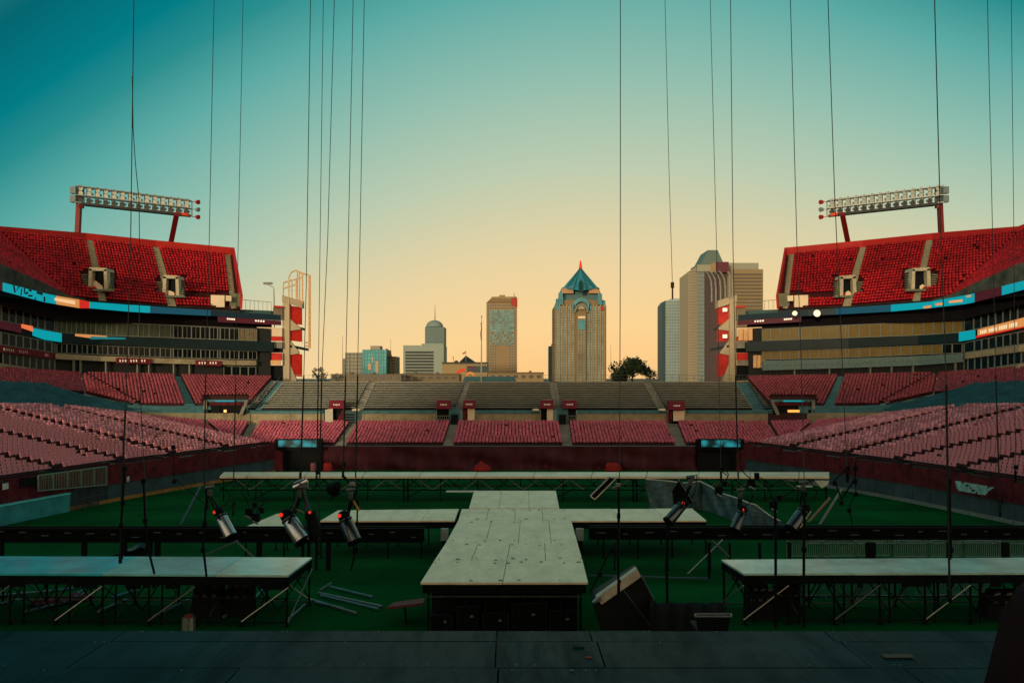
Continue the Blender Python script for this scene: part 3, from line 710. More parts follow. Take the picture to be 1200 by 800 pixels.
    win_row(T, s, tab([(-60, 406, 424), (0, 412.5, 426), (65, 420.5, 436.5)]), rrange(-58, 64, 7.8), GLASSD, dep=.05)
    link('sign_band', sb([(x, a, b, Yn(x)-.5) for x, a, b in ((-60, 397.5, 405.5), (0, 404.3, 412.3), (62, 413.5, 420.3))], .5), mat('board_maroon', (.12, .01, .02), .6) if s < 0 else BEIGE, T)
    if s < 0:
        lt = MB()
        for x0, x1 in ((4, 18), (22, 35), (53, 58)):
            for k in range(int((x1-x0)/2.2)):
                x = x0+k*2.2; q = interp([(0, 406.8, 410), (62, 415.5, 418.5)], x); mb_ = sb([(x, q[0], q[1], Yn(x)-.6), (x+1.3, q[0]+.1, q[1]+.1, Yn(x)-.58)], .03); lt.add(mb_.v, mb_.f)
        link('lettering', lt, mat('dim_lettering', (.4, .36, .28), .7), T, kind='stuff')
        link('canopy', sb([(-60, 329, 332, Yn(-60)-.9), (0, 354.5, 358, Yn(0)-.9), (64, 371.5, 374, Yn(64)-.9)], 1.2), mat('canopy_orange', (.30, .10, .04), .7), T)
        link('red_box', sb([(13, 353.5, 360.5, Yn(13)-1.3), (45, 361.5, 368, Yn(45)-1.3)], .6), REDWALL, T)
    link('sill_band', sb([(x, a, b, Yn(x)-.6) for x, a, b in ((-60, 424.5, 430), (0, 426.2, 431), (65, 436.8, 439.6))], .7), BEIGE, T)
    link('ledge', sb([(x, a, b, Yn(x)-.5) for x, a, b in ((66, 438.8, 441), (200, 440.8, 443), (316, 442.2, 444.5))], .6), TEALC, T)

    # ---- upper deck
    F = [(-60, 102), (0, 109), (85, 123), (105, 124.5), (200, 134.3), (250, 137.6), (281, 139.3)]
    Fy = [(85, 349.5), (105, 352), (125, 353.2), (200, 359), (250, 361.5), (281, 362)]
    fp = lambda x: P(x, interp(Fy, x)[0], interp(F, x)[0])
    bk = [(0, 272, 127.5), (101, 281.5, 140.5), (183, 290, 149), (272, 299, 155)]
    bp = lambda x: P(x, *interp(bk, x))
    A = (fp(85), fp(116), bp(0), bp(101)); B = (fp(125), fp(197), bp(109), bp(179)); C = (fp(207), fp(271), bp(186.5), bp(263.5)); D_ = (fp(277), fp(281), bp(270), bp(272))
    Z = (P(-75, 280, 100), P(84, 349.3, 122.8), P(-130, 222, 116), bp(0)+Vector((-.2, 0, 0)))
    def skip(p, s=s):
        px = MX(600+1000*p.x/p.y, s); py = 443-(p.z+.3-12)/p.y*1000
        return (94 < px < 135 and 316 < py < 338) or (182 < px < 216 and 325 < py < 345) or (212 < px < 272 and 344 < py < 350.5) or (245 < px < 272 and py > 343)
    se = [tuple(side(v, s) for v in q) for q in (Z, A, B, C)]
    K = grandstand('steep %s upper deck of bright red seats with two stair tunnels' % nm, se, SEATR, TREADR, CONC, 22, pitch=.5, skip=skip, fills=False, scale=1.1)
    for a_, b_ in ((A, B), (B, C), (C, D_)):
        q = [side(v, s) for v in (a_[1], b_[0], a_[3], b_[2])]
        link('aisle_steps', terrace_mb(*q, 52, lift=.05), mat('aisle_tan', (.22, .20, .13), .85), K)
    # back parapet, end cheek, front kerb and underside
    link('front_kerb', sb([(x, y-.6, y+5, Y+.25) for (x, y), Y in zip(Fy, (123.2, 124.8, 127, 134.6, 137.9, 139.8))], .4), mat('kerb_dark', (.03, .035, .035), .8), K)
    ub_ = MB(); fl_ = [fp(x)+Vector((0, .8, -1.0)) for x in (-60, 0, 85, 125, 200, 281)]; bl_ = [P(-130, 222, 116)+Vector((0, .5, -1.2))]+[bp(x)+Vector((0, .5, -1.2)) for x in (0, 60, 109, 183, 272)]
    fl_[0].z = fl_[1].z = fl_[2].z
    ub_.add([side(v, s) for v in fl_+bl_], [(i, i+1, 7+i, 6+i) for i in range(5)])
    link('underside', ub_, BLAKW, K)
    link('end_fill', MB().poly([side(v, s) for v in (fp(271)+Vector((0, .1, -.1)), fp(282), bp(273), bp(263)+Vector((0, .1, -.1)))]), TREADR, K)
    par = [(-130, 214, 224, 116.3), (0, 265, 274, 128), (101, 273, 283.5, 141), (183, 281.5, 292, 149.5), (272.5, 290, 301, 155.5)]
    link('parapet', sb(par, .5), REDWALL, K)
    q = [fp(281.3), bp(272.3), P(272.5, 290, 155.5), P(282.3, 347, 139.3)]
    link('end_cheek', MB().slab([side(v, s) for v in q], (.35 if s < 0 else -.35, 0, 0)), REDWALL, K)
    gp = [(-60, 289, 312, 101.8), (0, 309, 331, 108.5), (52, 332, 343, 117), (78, 345, 348.5, 121.5), (100, 350.5, 352.5, 123.5)]
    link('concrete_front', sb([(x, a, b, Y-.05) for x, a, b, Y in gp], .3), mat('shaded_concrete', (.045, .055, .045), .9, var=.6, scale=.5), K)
    # stair tunnels
    for (x0, x1, y0, y1, Yp) in ((103, 125, 314, 339, 127.5), (190, 209, 323, 346.5, 136.5)):
        tw = x1-x0; pv = lambda x, y, d=0: side(P(x, y, Yp+d), s)
        o_ = MB()
        o_.slab([pv(x0, y1), pv(x0+4, y1), pv(x0+5, y0+2), pv(x0+1, y0)], (0, 1.1, 0))
        o_.slab([pv(x1-3, y1), pv(x1+1, y1), pv(x1, y0+1), pv(x1-3.5, y0+2)], (0, 1.1, 0))
        o_.slab([pv(x0+1, y0+3), pv(x1, y0+3.6), pv(x1-.6, y0), pv(x0+1.6, y0-1)], (0, 2.5, 0))
        link('tunnel_frame', o_, mat('tan_frame', (.36, .34, .24), .8), K)
        link('tunnel_dark', MB().slab([pv(x0+4, y1, 1), pv(x1-3, y1, 1), pv(x1-3, y0+2, 1), pv(x0+4, y0+2, 1)], (0, .2, 0)), DARK, K)
        if s < 0: q = [pv(x0+5, y1, .6), pv(x1-4, y1+1, .6), pv(x1-5, y1-4, .6), pv(x0+9, y1-10 if x0 < 150 else y1-6, .6), pv(x0+5, y1-9 if x0 < 150 else y1-6, .6)]
        else: q = [pv(x0+7, y1, .6), pv(x0+13, y1, .6), pv(x0+13, y1-4, .6), pv(x0+10, y1-6, .6), pv(x0+7, y1-4, .6)]
        link('lit_landing', MB().prism(q, (0, .15, 0)), PALE, K)  # lit wedge of the landing put in as a pale shape
        for xa, xb in ((x0-8, x0-.5), (x1+1.5, x1+6)):
            st = MB()
            for i in range(7):
                f_ = i/7; ya = lerp(y1, y0+6, f_)
                st.slab([pv(xa, ya, f_*2), pv(xb, ya, f_*2), pv(xb, ya-1.6, f_*2), pv(xa, ya-1.6, f_*2)], (0, .8, 0))
            link('side_stairs', st, mat('stair_olive', (.12, .13, .085), .85), K)
        fb = MB().slab([pv(x0-9, y1+1.5, -.6), pv(x1+9, y1+2, -.6), pv(x1+6, y1-.3, -.3), pv(x0-7, y1-.5, -.3)], (0, .3, 0))
        link('landing_kerb', fb, mat('stair_olive', (.12, .13, .085), .85), K)
    link('walkway', MB().slab([side(P(x, y, Y), s) for x, y, Y in ((216, 349.5, 138.2), (246, 351, 140), (246, 345, 141.5), (211, 344, 139.5))], (0, .4, 0)), mat('stair_olive', (.12, .13, .085), .85), K)
    for x0, x1, y0, y1 in ((247, 263, 345.5, 359.5), (264.5, 271, 346, 352.5)):
        link('white_panel', sb([(x0, y0, y1, 138.2), (x1, y0+.5, y1+.3, 138.6)], .3), PALE, K)
    link('end_stair', sb([(269, 343, 359.5, 139.6), (282, 344, 360, 140)], .5), mat('stair_olive', (.12, .13, .085), .85), K)
    # walkway deck continuing past the seats to the stair tower
    link('catwalk', sb([(273, 362, 369, 140.5), (318, 364, 373, 143.2)], 2), mat('catwalk_teal', (.04, .09, .09), .7), K)
    rl = MB(); qs = [P(x, y, Y) for x, y, Y in ((283, 351, 140.5), (300, 352.5, 141.8), (318, 354, 143))]
    rl.path([side(v, s) for v in qs], .05, 4)
    for i in range(8):
        v = lerp(qs[0], qs[2], i/7); rl.tube(side(v, s), side(v-Vector((0, 0, 1.5)), s), .035, 4)
    link('catwalk_rail', rl, FRAME, K)

    # ---- stair tower at the end of the building
    Q = thing('ramp_tower', '%s end ramp tower with red panels and tall beige posts' % nm, 'tower', side(P(335, 445, 144), s))
    sw = lambda l, th=.6: sband(l, th, s)
    link('post', sw([(331, 347, 446, 143.6), (339, 348.5, 446, 143.6)], 1.2), mat('post_beige', (.38, .33, .22), .75, var=.15, scale=.4), Q)
    link('roof_beam', MB().slab([side(v, s) for v in (P(330.5, 353, 143.2), P(354, 361, 144.6), P(354, 352.5, 144.6), P(330.5, 345.5, 143.2))], (0, 1.5, 0)), mat('post_beige', (.38, .33, .22)), Q)
    rp = mat('ramp_red', (.42, .016, .008), .55, var=.35, scale=.5)
    for y0, y1 in ((358, 379), (383.5, 399), (413, 440)):
        link('red_panel', sw([(340, y0, y1, 144.2), (353.5, y0+2, y1+1.5, 145)], .4), rp, Q)
    for x0, y0, x1, y1, w_ in ((339, 373, 352, 386, 5), (339, 398, 350, 414, 7), (338, 422, 347, 446, 5)):
        link('haunch', MB().slab([side(v, s) for v in (P(x0, y0, 143.9), P(x1, y1-2, 144.4), P(x1, y1, 144.4), P(x0, y1+w_*.3, 143.9))], (0, .7, 0)), mat('post_beige', (.38, .33, .22)), Q)
    for y in (380.5, 404.5):
        link('ramp_slab', MB().slab([side(v, s) for v in (P(338, y+2, 143.8), P(357 if y > 400 else 353, y+6, 144.9), P(357 if y > 400 else 353, y+3, 144.9), P(338, y-1, 143.8))], (0, 3, 0)), BAND, Q)
    # infill between tower and suites
    link('lit_panel', sw([(301, 383, 393.5, 142.2), (330.5, 384, 394, 143)], .4), PALE if s < 0 else PALE, Q)  # sunlit look comes from the pale base colour
    if s > 0:
        for k in range(5):
            link('lit_board', sw([(301+k*5.6, 385, 398.5, 142-.1), (305.9+k*5.6, 385.4, 399, 142.1)], .2), ORPAN, Q)
        for k in range(4):
            link('lit_board', sw([(293.5+k*4.6, 416, 430.5, 141.2), (297.3+k*4.6, 416.2, 431, 141.4)], .2), ORPAN, Q)
    link('red_strip', sw([(301, 393.7, 399, 142.1), (330.5, 394.2, 399.5, 142.9)], .4), rp, Q)
    link('grey_floor', sw([(301, 399.8, 407, 142), (330.5, 400.5, 408, 142.8)], .6), CONC, Q)
    link('dark_gap', sw([(301, 407, 413, 143.2), (331, 408, 413, 143.4)], .3), DARK, Q)
    link('red_strip', sw([(301, 413, 422, 142.4), (330, 413.5, 422, 142.8)], .4), rp, Q)
    link('lattice', sw([(302, 422.2, 427.5, 142.1), (329, 422.2, 427.5, 142.6)], .2), ORPAN if s < 0 else CONC, Q)
    link('dark_gap', sw([(301, 428, 445, 143), (331, 428, 446, 143.4)], .4), DARK, Q)
    link('mesh_panel', sw([(320, 360, 374, 142.6), (331, 361, 375, 143.1)], .4), mat('mesh_tan', (.15, .13, .09), .8), Q)
    link('red_awning', sw([(320.5, 357.8, 360, 142.3), (331, 358.5, 360.8, 142.8)], .5), rp, Q)
    # curved pipes at the top
    pm = mat('pipe_beige', (.50, .40, .26), .55)
    if s < 0:
        pipes = [[(332, 347), (332, 331), (354, 325)], [(338.5, 348), (338.5, 325), (341, 319.5), (345, 317), (348, 317)], [(347, 352), (347, 328)], [(342, 349), (342, 330)], [(348.5, 317.5), (348.5, 352)], [(351, 318), (351, 354)],
                 [(348, 317.5), (357, 321), (364, 323)], [(354.5, 320), (354.5, 356)], [(362, 322), (362, 408)], [(363.5, 323), (363.5, 408)], [(332, 338), (347, 333)], [(358, 401), (364, 402)], [(358, 405), (364, 406)]]
        for pl in pipes:
            mb = MB(); mb.path([P(x, y, 144.5) for x, y in pl], .13, 6); link('pipe', mb, pm if pl[0][0] < 348 else mat('pipe_orange', (.55, .34, .16), .5), Q)
    else:
        for k, x in enumerate((852, 846.5, 841, 836)):
            x = x-2
            pl = [(x, 352+k*.5), (x, 338), (x-1, 328), (x-4, 321), (x-8, 317.5)]
            mb = MB(); mb.path([P(a_, b_, 144.2+k*.4) for a_, b_ in pl], .15, 8); link('pipe', mb, mat('pipe_white', (.24, .25, .21), .5), Q)
        for x in (855, 858.5):
            mb = MB(); mb.path([P(x, 349, 143.6), P(x, 322, 143.6), P(x-2, 318, 143.6)], .2, 8); link('pipe', mb, mat('pipe_white', (.5, .48, .38), .5), Q)
        for px_, py_ in ((849.5, 363), (849.5, 394)):
            link('flood_lamp', MB().box(P(px_, py_, 143.2), (.7, .3, .6)), WLAMP, Q)
    if s > 0:
        for px_, py_, w_ in ((931.5, 367, .7), (957.5, 367, 1.0)):
            c = P(px_, py_, 134.5); mb = MB(); mb.tube(c, c+Vector((0, .5, 0)), w_*.55, 14, r2=w_*.4)
            link('flood_lamp', mb, WLAMP, None, 'bright round floodlight on the right deck front, %s of two' % ('left' if px_ < 940 else 'right'), 'floodlight')
# people and kit on the right upper deck
for px, py, m_, lab in ((1127, 321, 'cloth_white', 'person in a pale top sitting on the right upper deck'), (1117, 323, 'cloth_dark', 'person in dark clothes sitting on the right upper deck')):
    c = P(px, py, 137); ME = MB()
    T = thing('person', lab, 'person', c)
    body = bpy.data.meshes.new('body')
    vs = [(0, 0, .45), (0, .02, .75), (0, .03, 1.0), (0, .03, 1.1), (0, .03, 1.28), (-.2, .02, .98), (-.28, -.12, .75), (-.2, -.35, .66), (.2, .02, .98), (.28, -.12, .75), (.2, -.35, .66), (-.1, 0, .42), (-.13, -.45, .45), (-.13, -.48, .02), (.1, 0, .42), (.13, -.45, .45), (.13, -.48, .02), (-.13, -.62, 0), (.13, -.62, 0)]
    es = [(0, 1), (1, 2), (2, 3), (3, 4), (2, 5), (5, 6), (6, 7), (2, 8), (8, 9), (9, 10), (0, 11), (11, 12), (12, 13), (0, 14), (14, 15), (15, 16), (13, 17), (16, 18)]
    body.from_pydata(vs, es, []); ob = bpy.data.objects.new('body', body); S.collection.objects.link(ob); ob.parent = T
    sm = ob.modifiers.new('skin', 'SKIN')
    for i, r_ in enumerate((.15, .14, .15, .06, .11, .06, .05, .04, .06, .05, .04, .09, .08, .05, .09, .08, .05, .04, .04)):
        body.skin_vertices[0].data[i].radius = (r_, r_*.85)
    body.skin_vertices[0].data[0].use_root = True
    ob.modifiers.new('sub', 'SUBSURF').levels = 1
    body.materials.append(mat(m_, (.35, .2, .2) if 'white' in m_ else (.02, .05, .05), .8))
link('kit_box', MB().box(P(1112, 341, 133.5), (1.5, .8, 1.5)), mat('kit_pink', (.35, .10, .12), .7, var=.6, scale=3), None, 'pink and white box of kit standing on the right upper deck seats', 'box')

# ------------------------------------------------------------------ stadium floodlight racks
def light_rack(s):
    nm = 'left' if s < 0 else 'right'
    T = thing('floodlight_rack', 'long %s floodlight rack on two slanting red legs over the upper deck' % nm, 'floodlights', side(P(150, 280, 150), s))
    Y0, Y1 = 150, 157
    def rp_(u, v, d=0.0):      # u along, v up
        a = lerp(P(92, 218.5, Y0), P(225, 235.5, Y1), u); b = lerp(P(92, 241, Y0), P(225, 255, Y1), u)
        q = lerp(b, a, v); q.y -= d; return side(q, s)
    legm = mat('leg_red', (.13, .006, .007), .5)
    for top, bot, w in (((93.5, 222), (91, 275), .55), ((207, 251), (200, 286), .6)):
        mb = MB(); a, b = side(P(*top, 151), s), side(P(*bot, 151 if top[0] < 150 else 156), s)
        mb.tube(a, b, w, 4); link('leg', mb, legm, T)
    fr = MB()
    for v in (.12, .5, .97):
        for d in (0, 1.2): fr.tube(rp_(0, v, d), rp_(1, v, d), .12, 5)
    for i in range(15):
        u = i/14
        fr.tube(rp_(u, 0.05), rp_(u, 1.0), .1, 5); fr.tube(rp_(u, .5), rp_(u, .5, 1.2), .08, 4); fr.tube(rp_(u, .97), rp_(u, .97, 1.2), .08, 4)
    link('frame', fr, mat('rack_steel', (.24, .28, .26), .5, .3), T)
    bm = MB(); bm.slab([rp_(.06, 0), rp_(.93, 0), rp_(.93, .13), rp_(.06, .13)], (0, -1.6, 0)); link('catwalk', bm, mat('rack_dark', (.03, .035, .035), .7), T)
    bm = MB().slab([rp_(.93, -.0), rp_(.99, -.0), rp_(.99, .16), rp_(.90, .16)], (0, -1.5, 0)); link('bracket', bm, mat('bracket_red', (.5, .04, .01), .5), T)
    # floodlights: bowl with front glass, each its own part
    me_b = None
    mb = MB(); n = 10
    prof = [(-.42, .16), (-.30, .40), (0.0, .52)]
    ring = []
    for y, r_ in prof: ring += [(math.cos(a)*r_, y, math.sin(a)*r_) for a in np.linspace(0, 2*math.pi, n, endpoint=False)]
    mb.add(ring, [(k*n+i, k*n+(i+1) % n, (k+1)*n+(i+1) % n, (k+1)*n+i) for k in range(2) for i in range(n)]+[tuple(range(n))[::-1]])
    mb.box((0, -.62, 0), (.4, .4, .4)); mb.box((0, -.2, -.58), (.12, .1, .2))
    bowl = bpy.data.meshes.new('floodlight'); bowl.from_pydata(mb.v, [], mb.f); bowl.materials.append(mat('bowl_metal', (.30, .32, .30), .35, .4))
    gl = MB(); gl.add([(math.cos(a)*.47, -.03, math.sin(a)*.47) for a in np.linspace(0, 2*math.pi, n, endpoint=False)], [tuple(range(n))])
    gls = bpy.data.meshes.new('glass'); gls.from_pydata(gl.v, [], gl.f); gls.materials.append(mat('lamp_glass', (.42, .48, .43), .2, .1))
    gls2 = bpy.data.meshes.new('glass'); gls2.from_pydata(gl.v, [], gl.f); gls2.materials.append(mat('lamp_glass_dark', (.05, .06, .06), .2))
    w = wloc(T)
    for r in range(3):
        cols = 14
        for i in range(cols):
            u = (i+.5)/cols; v = (.27, .62, .90)[r]
            p = rp_(u, v, .75)-w
            o = share('floodlight', bowl, T, p, (R(-12), 0, R(180) if 0 else math.pi+(-.25 if s < 0 else .25)))
            share('glass', gls2 if (i*3+r*5) % 3 == 0 else gls, o)
    # boxes at both ends
    for u, v in ((-.03, .75), (-.03, .3)): link('control_box', MB().box(rp_(u, v, .4), (1.0, .8, 1.2)), mat('rack_box', (.10, .16, .17), .5), T)
    link('end_mast', MB().slab([rp_(.0, -.1), rp_(.035, -.1), rp_(.035, 1.05), rp_(.0, 1.02)], (0, .6, 0)), legm, T)
    for v in (.95, .5, .05):
        c = rp_(1.05, v, .5); mb = MB().tube(c, c+Vector((.5 if s < 0 else -.5, -.2, -.1)), .35, 8, r2=.45); mb.tube(rp_(1, v), c, .06, 5)
        link('outrigger_lamp', mb, mat('red_lamp_body', (.30, .015, .012), .4) if v != .5 else mat('rack_steel', (.42, .44, .38)), T)
light_rack(-1); light_rack(1)
# small far floodlight behind left catwalk
T = thing('lamp_mast', 'small thin lamp mast behind the left catwalk', 'lamp post', P(322, 354, 190))
link('pole', MB().tube(P(322, 400, 190), P(321, 338, 190), .15, 5, r2=.1), FRAME, T)
link('lamp_bar', MB().tube(P(321, 337, 190), P(309, 331, 190), .1, 4).box(P(314, 332, 190), (2, .3, .5)), FRAME, T)

# ------------------------------------------------------------------ skyline
WG = mat('tower_glass', (.05, .11, .11), .18, .3, var=.5, scale=.04)
def facade(T, px0, px1, y0, y1, Y, nx, ny, fm, wm, fill=(.6, .55), th=40, recess=.5, name='windows', depth=25, Y1=None):
    """box body and a raised grid of windows on its camera-facing side"""
    Y1 = Y1 or Y
    link('wall', MB().slab([P(px0, y1, Y), P(px1, y1, Y1), P(px1, y0, Y1), P(px0, y0, Y)], (0, depth, 0)), fm, T)
    mb = MB()
    for i in range(nx):
        for j in range(ny):
            u0 = (i+.5-fill[0]/2)/nx; u1 = (i+.5+fill[0]/2)/nx; v0 = (j+.5-fill[1]/2)/ny; v1 = (j+.5+fill[1]/2)/ny
            def pt(u, v): 
                q = lerp(lerp(P(px0, y0, Y), P(px1, y0, Y1), u), lerp(P(px0, y1, Y), P(px1, y1, Y1), u), v); q.y -= .35; return q
            mb.slab([pt(u0, v1), pt(u1, v1), pt(u1, v0), pt(u0, v0)], (0, .3, 0))
    o = link(name, mb, wm, T)
    if nx*ny > 60: o['kind'] = 'stuff'
def city():
    # mid-rise at the left, partly behind a cable
    T = thing('apartment_block', 'pale mid-rise block left of the teal glass building', 'building', P(413, 443, 700))
    facade(T, 404.5, 424, 413, 447, 700, 5, 8, mat('pale_block', (.24, .24, .19), .8), mat('pale_block_win', (.07, .10, .10), .4), (.55, .5))
    link('side_wing', MB().slab([P(401, 447, 705), P(404.3, 447, 705), P(404.3, 420, 705), P(401, 420, 705)], (0, 20, 0)), mat('pale_block2', (.16, .19, .17), .8), T)
    for x in (401.5, 458):
        m = MB().tube(P(x, 447, 690), P(x, 393 if x < 430 else 397, 690), .35, 4, r2=.15)
        link('radio_mast', m, mat('mast', (.2, .15, .1), .6), None, 'thin radio mast %s the teal glass building' % ('left of' if x < 430 else 'right of'), 'mast')
    T = thing('glass_building', 'teal glass building with stepped roof and orange reflections', 'building', P(443, 443, 640))
    facade(T, 424.5, 453, 409.5, 447, 640, 9, 9, mat('teal_facade', (.05, .17, .17), .35), mat('teal_facade_win', (.03, .22, .26), .15, .4, var=.7, scale=.06), (.8, .75))
    link('roof_block', MB().slab([P(434, 409.4, 642), P(445.5, 409.4, 642), P(445.5, 405, 642), P(434, 405, 642)], (0, 12, 0)), mat('pale_block', (.24, .24, .19)), T)
    facade(T, 453.3, 463.5, 417.5, 447, 655, 2, 9, mat('tan_side', (.28, .23, .14), .8), mat('tan_side_win', (.09, .09, .08), .5), (.8, .45))
    link('roof_curve', MB().slab([P(452, 418, 650), P(458, 418, 650), P(456, 411, 650), P(452, 408, 650)], (0, 8, 0)), mat('rust_roof', (.30, .14, .06), .7), T)
    for a, b, c, d in ((431, 435, 426, 433), (440, 443.5, 423, 436), (436, 437.5, 418, 424)):
        link('reflecting_bay', MB().slab([P(a, d, 639.2), P(b, d, 639.2), P(b, c, 639.2), P(a, c, 639.2)], (0, .3, 0)), mat('amber_reflection', (.17, .10, .04), .3, .2), T)  # orange sun reflections put in as coloured slabs
    # white banded block
    T = thing('office_block', 'white office block with dark horizontal window bands', 'building', P(495, 443, 620))
    wbm = mat('white_band', (.21, .27, .235), .7, var=.08, scale=.02)
    link('wall', MB().slab([P(472.5, 447, 620), P(520, 447, 620), P(520, 404.5, 620), P(472.5, 404.5, 620)], (0, 30, 0)), wbm, T)
    for k in range(8):
        y = 411.5+k*3.6; link('window_band', MB().slab([P(475, y+2.3, 619.6), P(508, y+2.3, 619.6), P(508, y, 619.6), P(475, y, 619.6)], (0, .3, 0)), mat('band_glass', (.03, .045, .048), .3, spec=.1), T)
    link('penthouse', MB().slab([P(494, 404.4, 622), P(519.6, 404.4, 622), P(519.6, 402.5, 622), P(494, 402.5, 622)], (0, 15, 0)), wbm, T)
    # domed tower
    T = thing('domed_tower', 'blue grey tower with a rounded dome and thin spire', 'building', P(509, 443, 760))
    facade(T, 498, 520.5, 383, 447, 760, 9, 14, mat('bluegrey', (.09, .16, .16), .5, var=.1), mat('bluegrey_win', (.06, .12, .13), .2, .3), (.8, .7))
    mb = MB(); c = P(509.3, 383, 770); rr = 10.3*.76; n = 16; ring = []
    for k in range(6):
        a = k/5*math.pi/2; ring += [c+Vector((math.cos(t_)*rr*math.cos(a), math.sin(t_)*rr*math.cos(a), math.sin(a)*rr*.78)) for t_ in np.linspace(0, 2*math.pi, n, endpoint=False)]
    mb.add(ring, [(k*n+i, k*n+(i+1) % n, (k+1)*n+(i+1) % n, (k+1)*n+i) for k in range(5) for i in range(n)])
    link('dome', mb, mat('dome_grey', (.16, .22, .20), .5), T, smooth=True)
    link('spire', MB().tube(P(509.8, 376, 770), P(509.8, 357, 770), .5, 5, r2=.15), mat('mast', (.2, .15, .1)), T)
    # arena-like low building with pyramid roof
    T = thing('low_hall', 'wide tan hall with a dark pyramid roof and flags', 'building', P(545, 443, 520))
    link('wall', MB().slab([P(518, 447, 520), P(571, 447, 520), P(571, 424.5, 520), P(518, 424.5, 520)], (0, 30, 0)), mat('hall_tan', (.24, .19, .10), .8), T)
    link('cornice', MB().slab([P(518, 426, 519.3), P(572, 426, 519.3), P(572, 424.2, 519.3), P(518, 424.2, 519.3)], (0, .8, 0)), mat('hall_dark', (.04, .045, .04), .7), T)
    apex = P(546, 416.5, 530); base = [P(538, 424.2, 520.5), P(557, 424.2, 520.5), P(557, 424.2, 520.5)+Vector((0, 14, 0)), P(538, 424.2, 520.5)+Vector((0, 14, 0))]
    link('pyramid_roof', MB().add(base+[apex], [(0, 1, 4), (1, 2, 4), (2, 3, 4), (3, 0, 4), (3, 2, 1, 0)]), mat('roof_dark', (.015, .02, .02), .6), T)
    link('roof_lump', MB().slab([P(532, 424.2, 521), P(537, 424.2, 521), P(536, 422.3, 521), P(533.5, 422.3, 521)], (0, 4, 0)), mat('roof_dark', (.015, .02, .02)), T)
    link('dark_glazing', MB().slab([P(547, 436, 519.4), P(571, 436, 519.4), P(571, 428.5, 519.4), P(547, 428.5, 519.4)], (0, .5, 0)), mat('hall_glass', (.02, .05, .055), .2), T)
    for ax, fx, fy in ((546, 542, 411.5), (531.5, 530.6, 418)):
        link('flag_pole', MB().tube(P(ax, 424, 522), P(ax-.2, fy-.6, 522), .2, 4), mat('mast', (.2, .15, .1)), T)
        link('flag', MB().slab([P(ax, fy, 522), P(ax, fy+2, 522), P(fx, fy+3.8 if ax > 540 else fy+2, 522), P(fx, fy+2 if ax > 540 else fy, 522)], (0, .15, 0)), mat('flag_rust', (.30, .10, .05), .8), T)
    # coloured arches in front
    T = thing('arched_sign', 'red and orange arched sign below the pyramid roof', 'sign', P(545, 443, 480))
    for (cx, cy, ro, ri, a0, a1, m_) in ((543, 440.5, 9, 5.5, 75, 165, mat('arch_red', (.55, .05, .02), .6)), (551, 441, 5.5, 3.4, 10, 175, mat('arch_orange', (.60, .24, .06), .6)), (551, 437, 8, 6.3, 40, 110, mat('arch_maroon', (.12, .015, .03), .6))):
        mb = MB(); pts = []
        n = 10
        for i in range(n): 
            t0, t1 = [R(a0+(a1-a0)*k/n) for k in (i, i+1)]
            f = lambda t_, r_: P(cx+math.cos(t_)*r_, cy-math.sin(t_)*r_, 480)
            mb.slab([f(t0, ri), f(t1, ri), f(t1, ro), f(t0, ro)], (0, 1.5, 0))
        link('arch', mb, m_, T)
    # flagpole
    T = thing('flagpole', 'tall pale flagpole with a furled red and blue flag', 'flagpole', P(564, 450, 139.5))
    link('pole', MB().tube(P(564, 449, 139.6), P(564.4, 371, 139.6), .13, 8, r2=.06), mat('pole_pale', (.38, .38, .3), .5), T)
    link('finial', MB().box(P(564.4, 370.5, 139.6), (.2, .2, .2)), FRAME, T)
    mb = MB()
    for i in range(8):
        y = 378+i*2.6; x = 564+.5*math.sin(i); mb.slab([P(x-.9, y+2.6, 139.5), P(x+.3, y+2.6, 139.5), P(x+.3, y, 139.5), P(x-.5, y, 139.5)], (0, .12, 0))
    link('flag', mb, mat('flag_red', (.22, .035, .03), .8, var=.6, scale=1), T)
    # tan tower with teal glass top
    T = thing('office_tower', 'tall tan tower with teal reflections and a red crown edge', 'building', P(588, 443, 800))
    fm = mat('tan_tower', (.25, .20, .12), .8, var=.12, scale=.03)
    link('wall', MB().slab([P(570, 447, 800), P(606, 447, 800), P(606, 354, 800), P(570, 354, 800)], (0, 40, 0)), fm, T)
    mb = MB(); mg = MB(); mbr = MB()
    for i in range(12):
        for j in range(27):
            x0 = 571.3+i*2.85; y0 = 357+j*3.2
            g = (1 <= i <= 10 and 1 < j < 15 and not (j > 9 and (i*5+j*3) % 4 == 0))
            core = 4 <= i <= 8 and 13 < j < 26
            tgt = mg if g else (mbr if core else mb)
            w_, h_ = (2.6, 2.7) if g else (1.5, 1.5)
            tgt.slab([P(x0, y0+h_, 799.6), P(x0+w_, y0+h_, 799.6), P(x0+w_, y0, 799.6), P(x0, y0, 799.6)], (0, .3, 0))
    o = link('windows', mb, mat('tan_tower_win', (.09, .10, .09), .35), T); o['kind'] = 'stuff'
    o = link('glass_field', mg, mat('teal_reflect', (.06, .17, .17), .4, .1, var=.4, scale=.05, island=.3), T); o['kind'] = 'stuff'
    link('stone_field', mbr, mat('brown_stone', (.24, .16, .07), .7), T)
    link('crown', MB().slab([P(570.5, 354, 798), P(606.5, 354, 798), P(606, 350.5, 798), P(576, 349, 798)], (0, 30, 0)), mat('crown_brown', (.18, .13, .07), .8), T)
    link('crown_cap', MB().slab([P(576, 350.5, 803), P(605.5, 350.5, 803), P(605.5, 347.5, 803), P(576, 347.5, 803)], (0, 25, 0)), fm, T)
    link('red_edge', MB().slab([P(599, 357, 797.6), P(606.3, 360, 797.6), P(606.3, 349, 797.6), P(599, 349, 797.6)], (0, .3, 0)), mat('crown_red', (.30, .035, .02), .6), T)  # red light on the right edge put in as a coloured panel
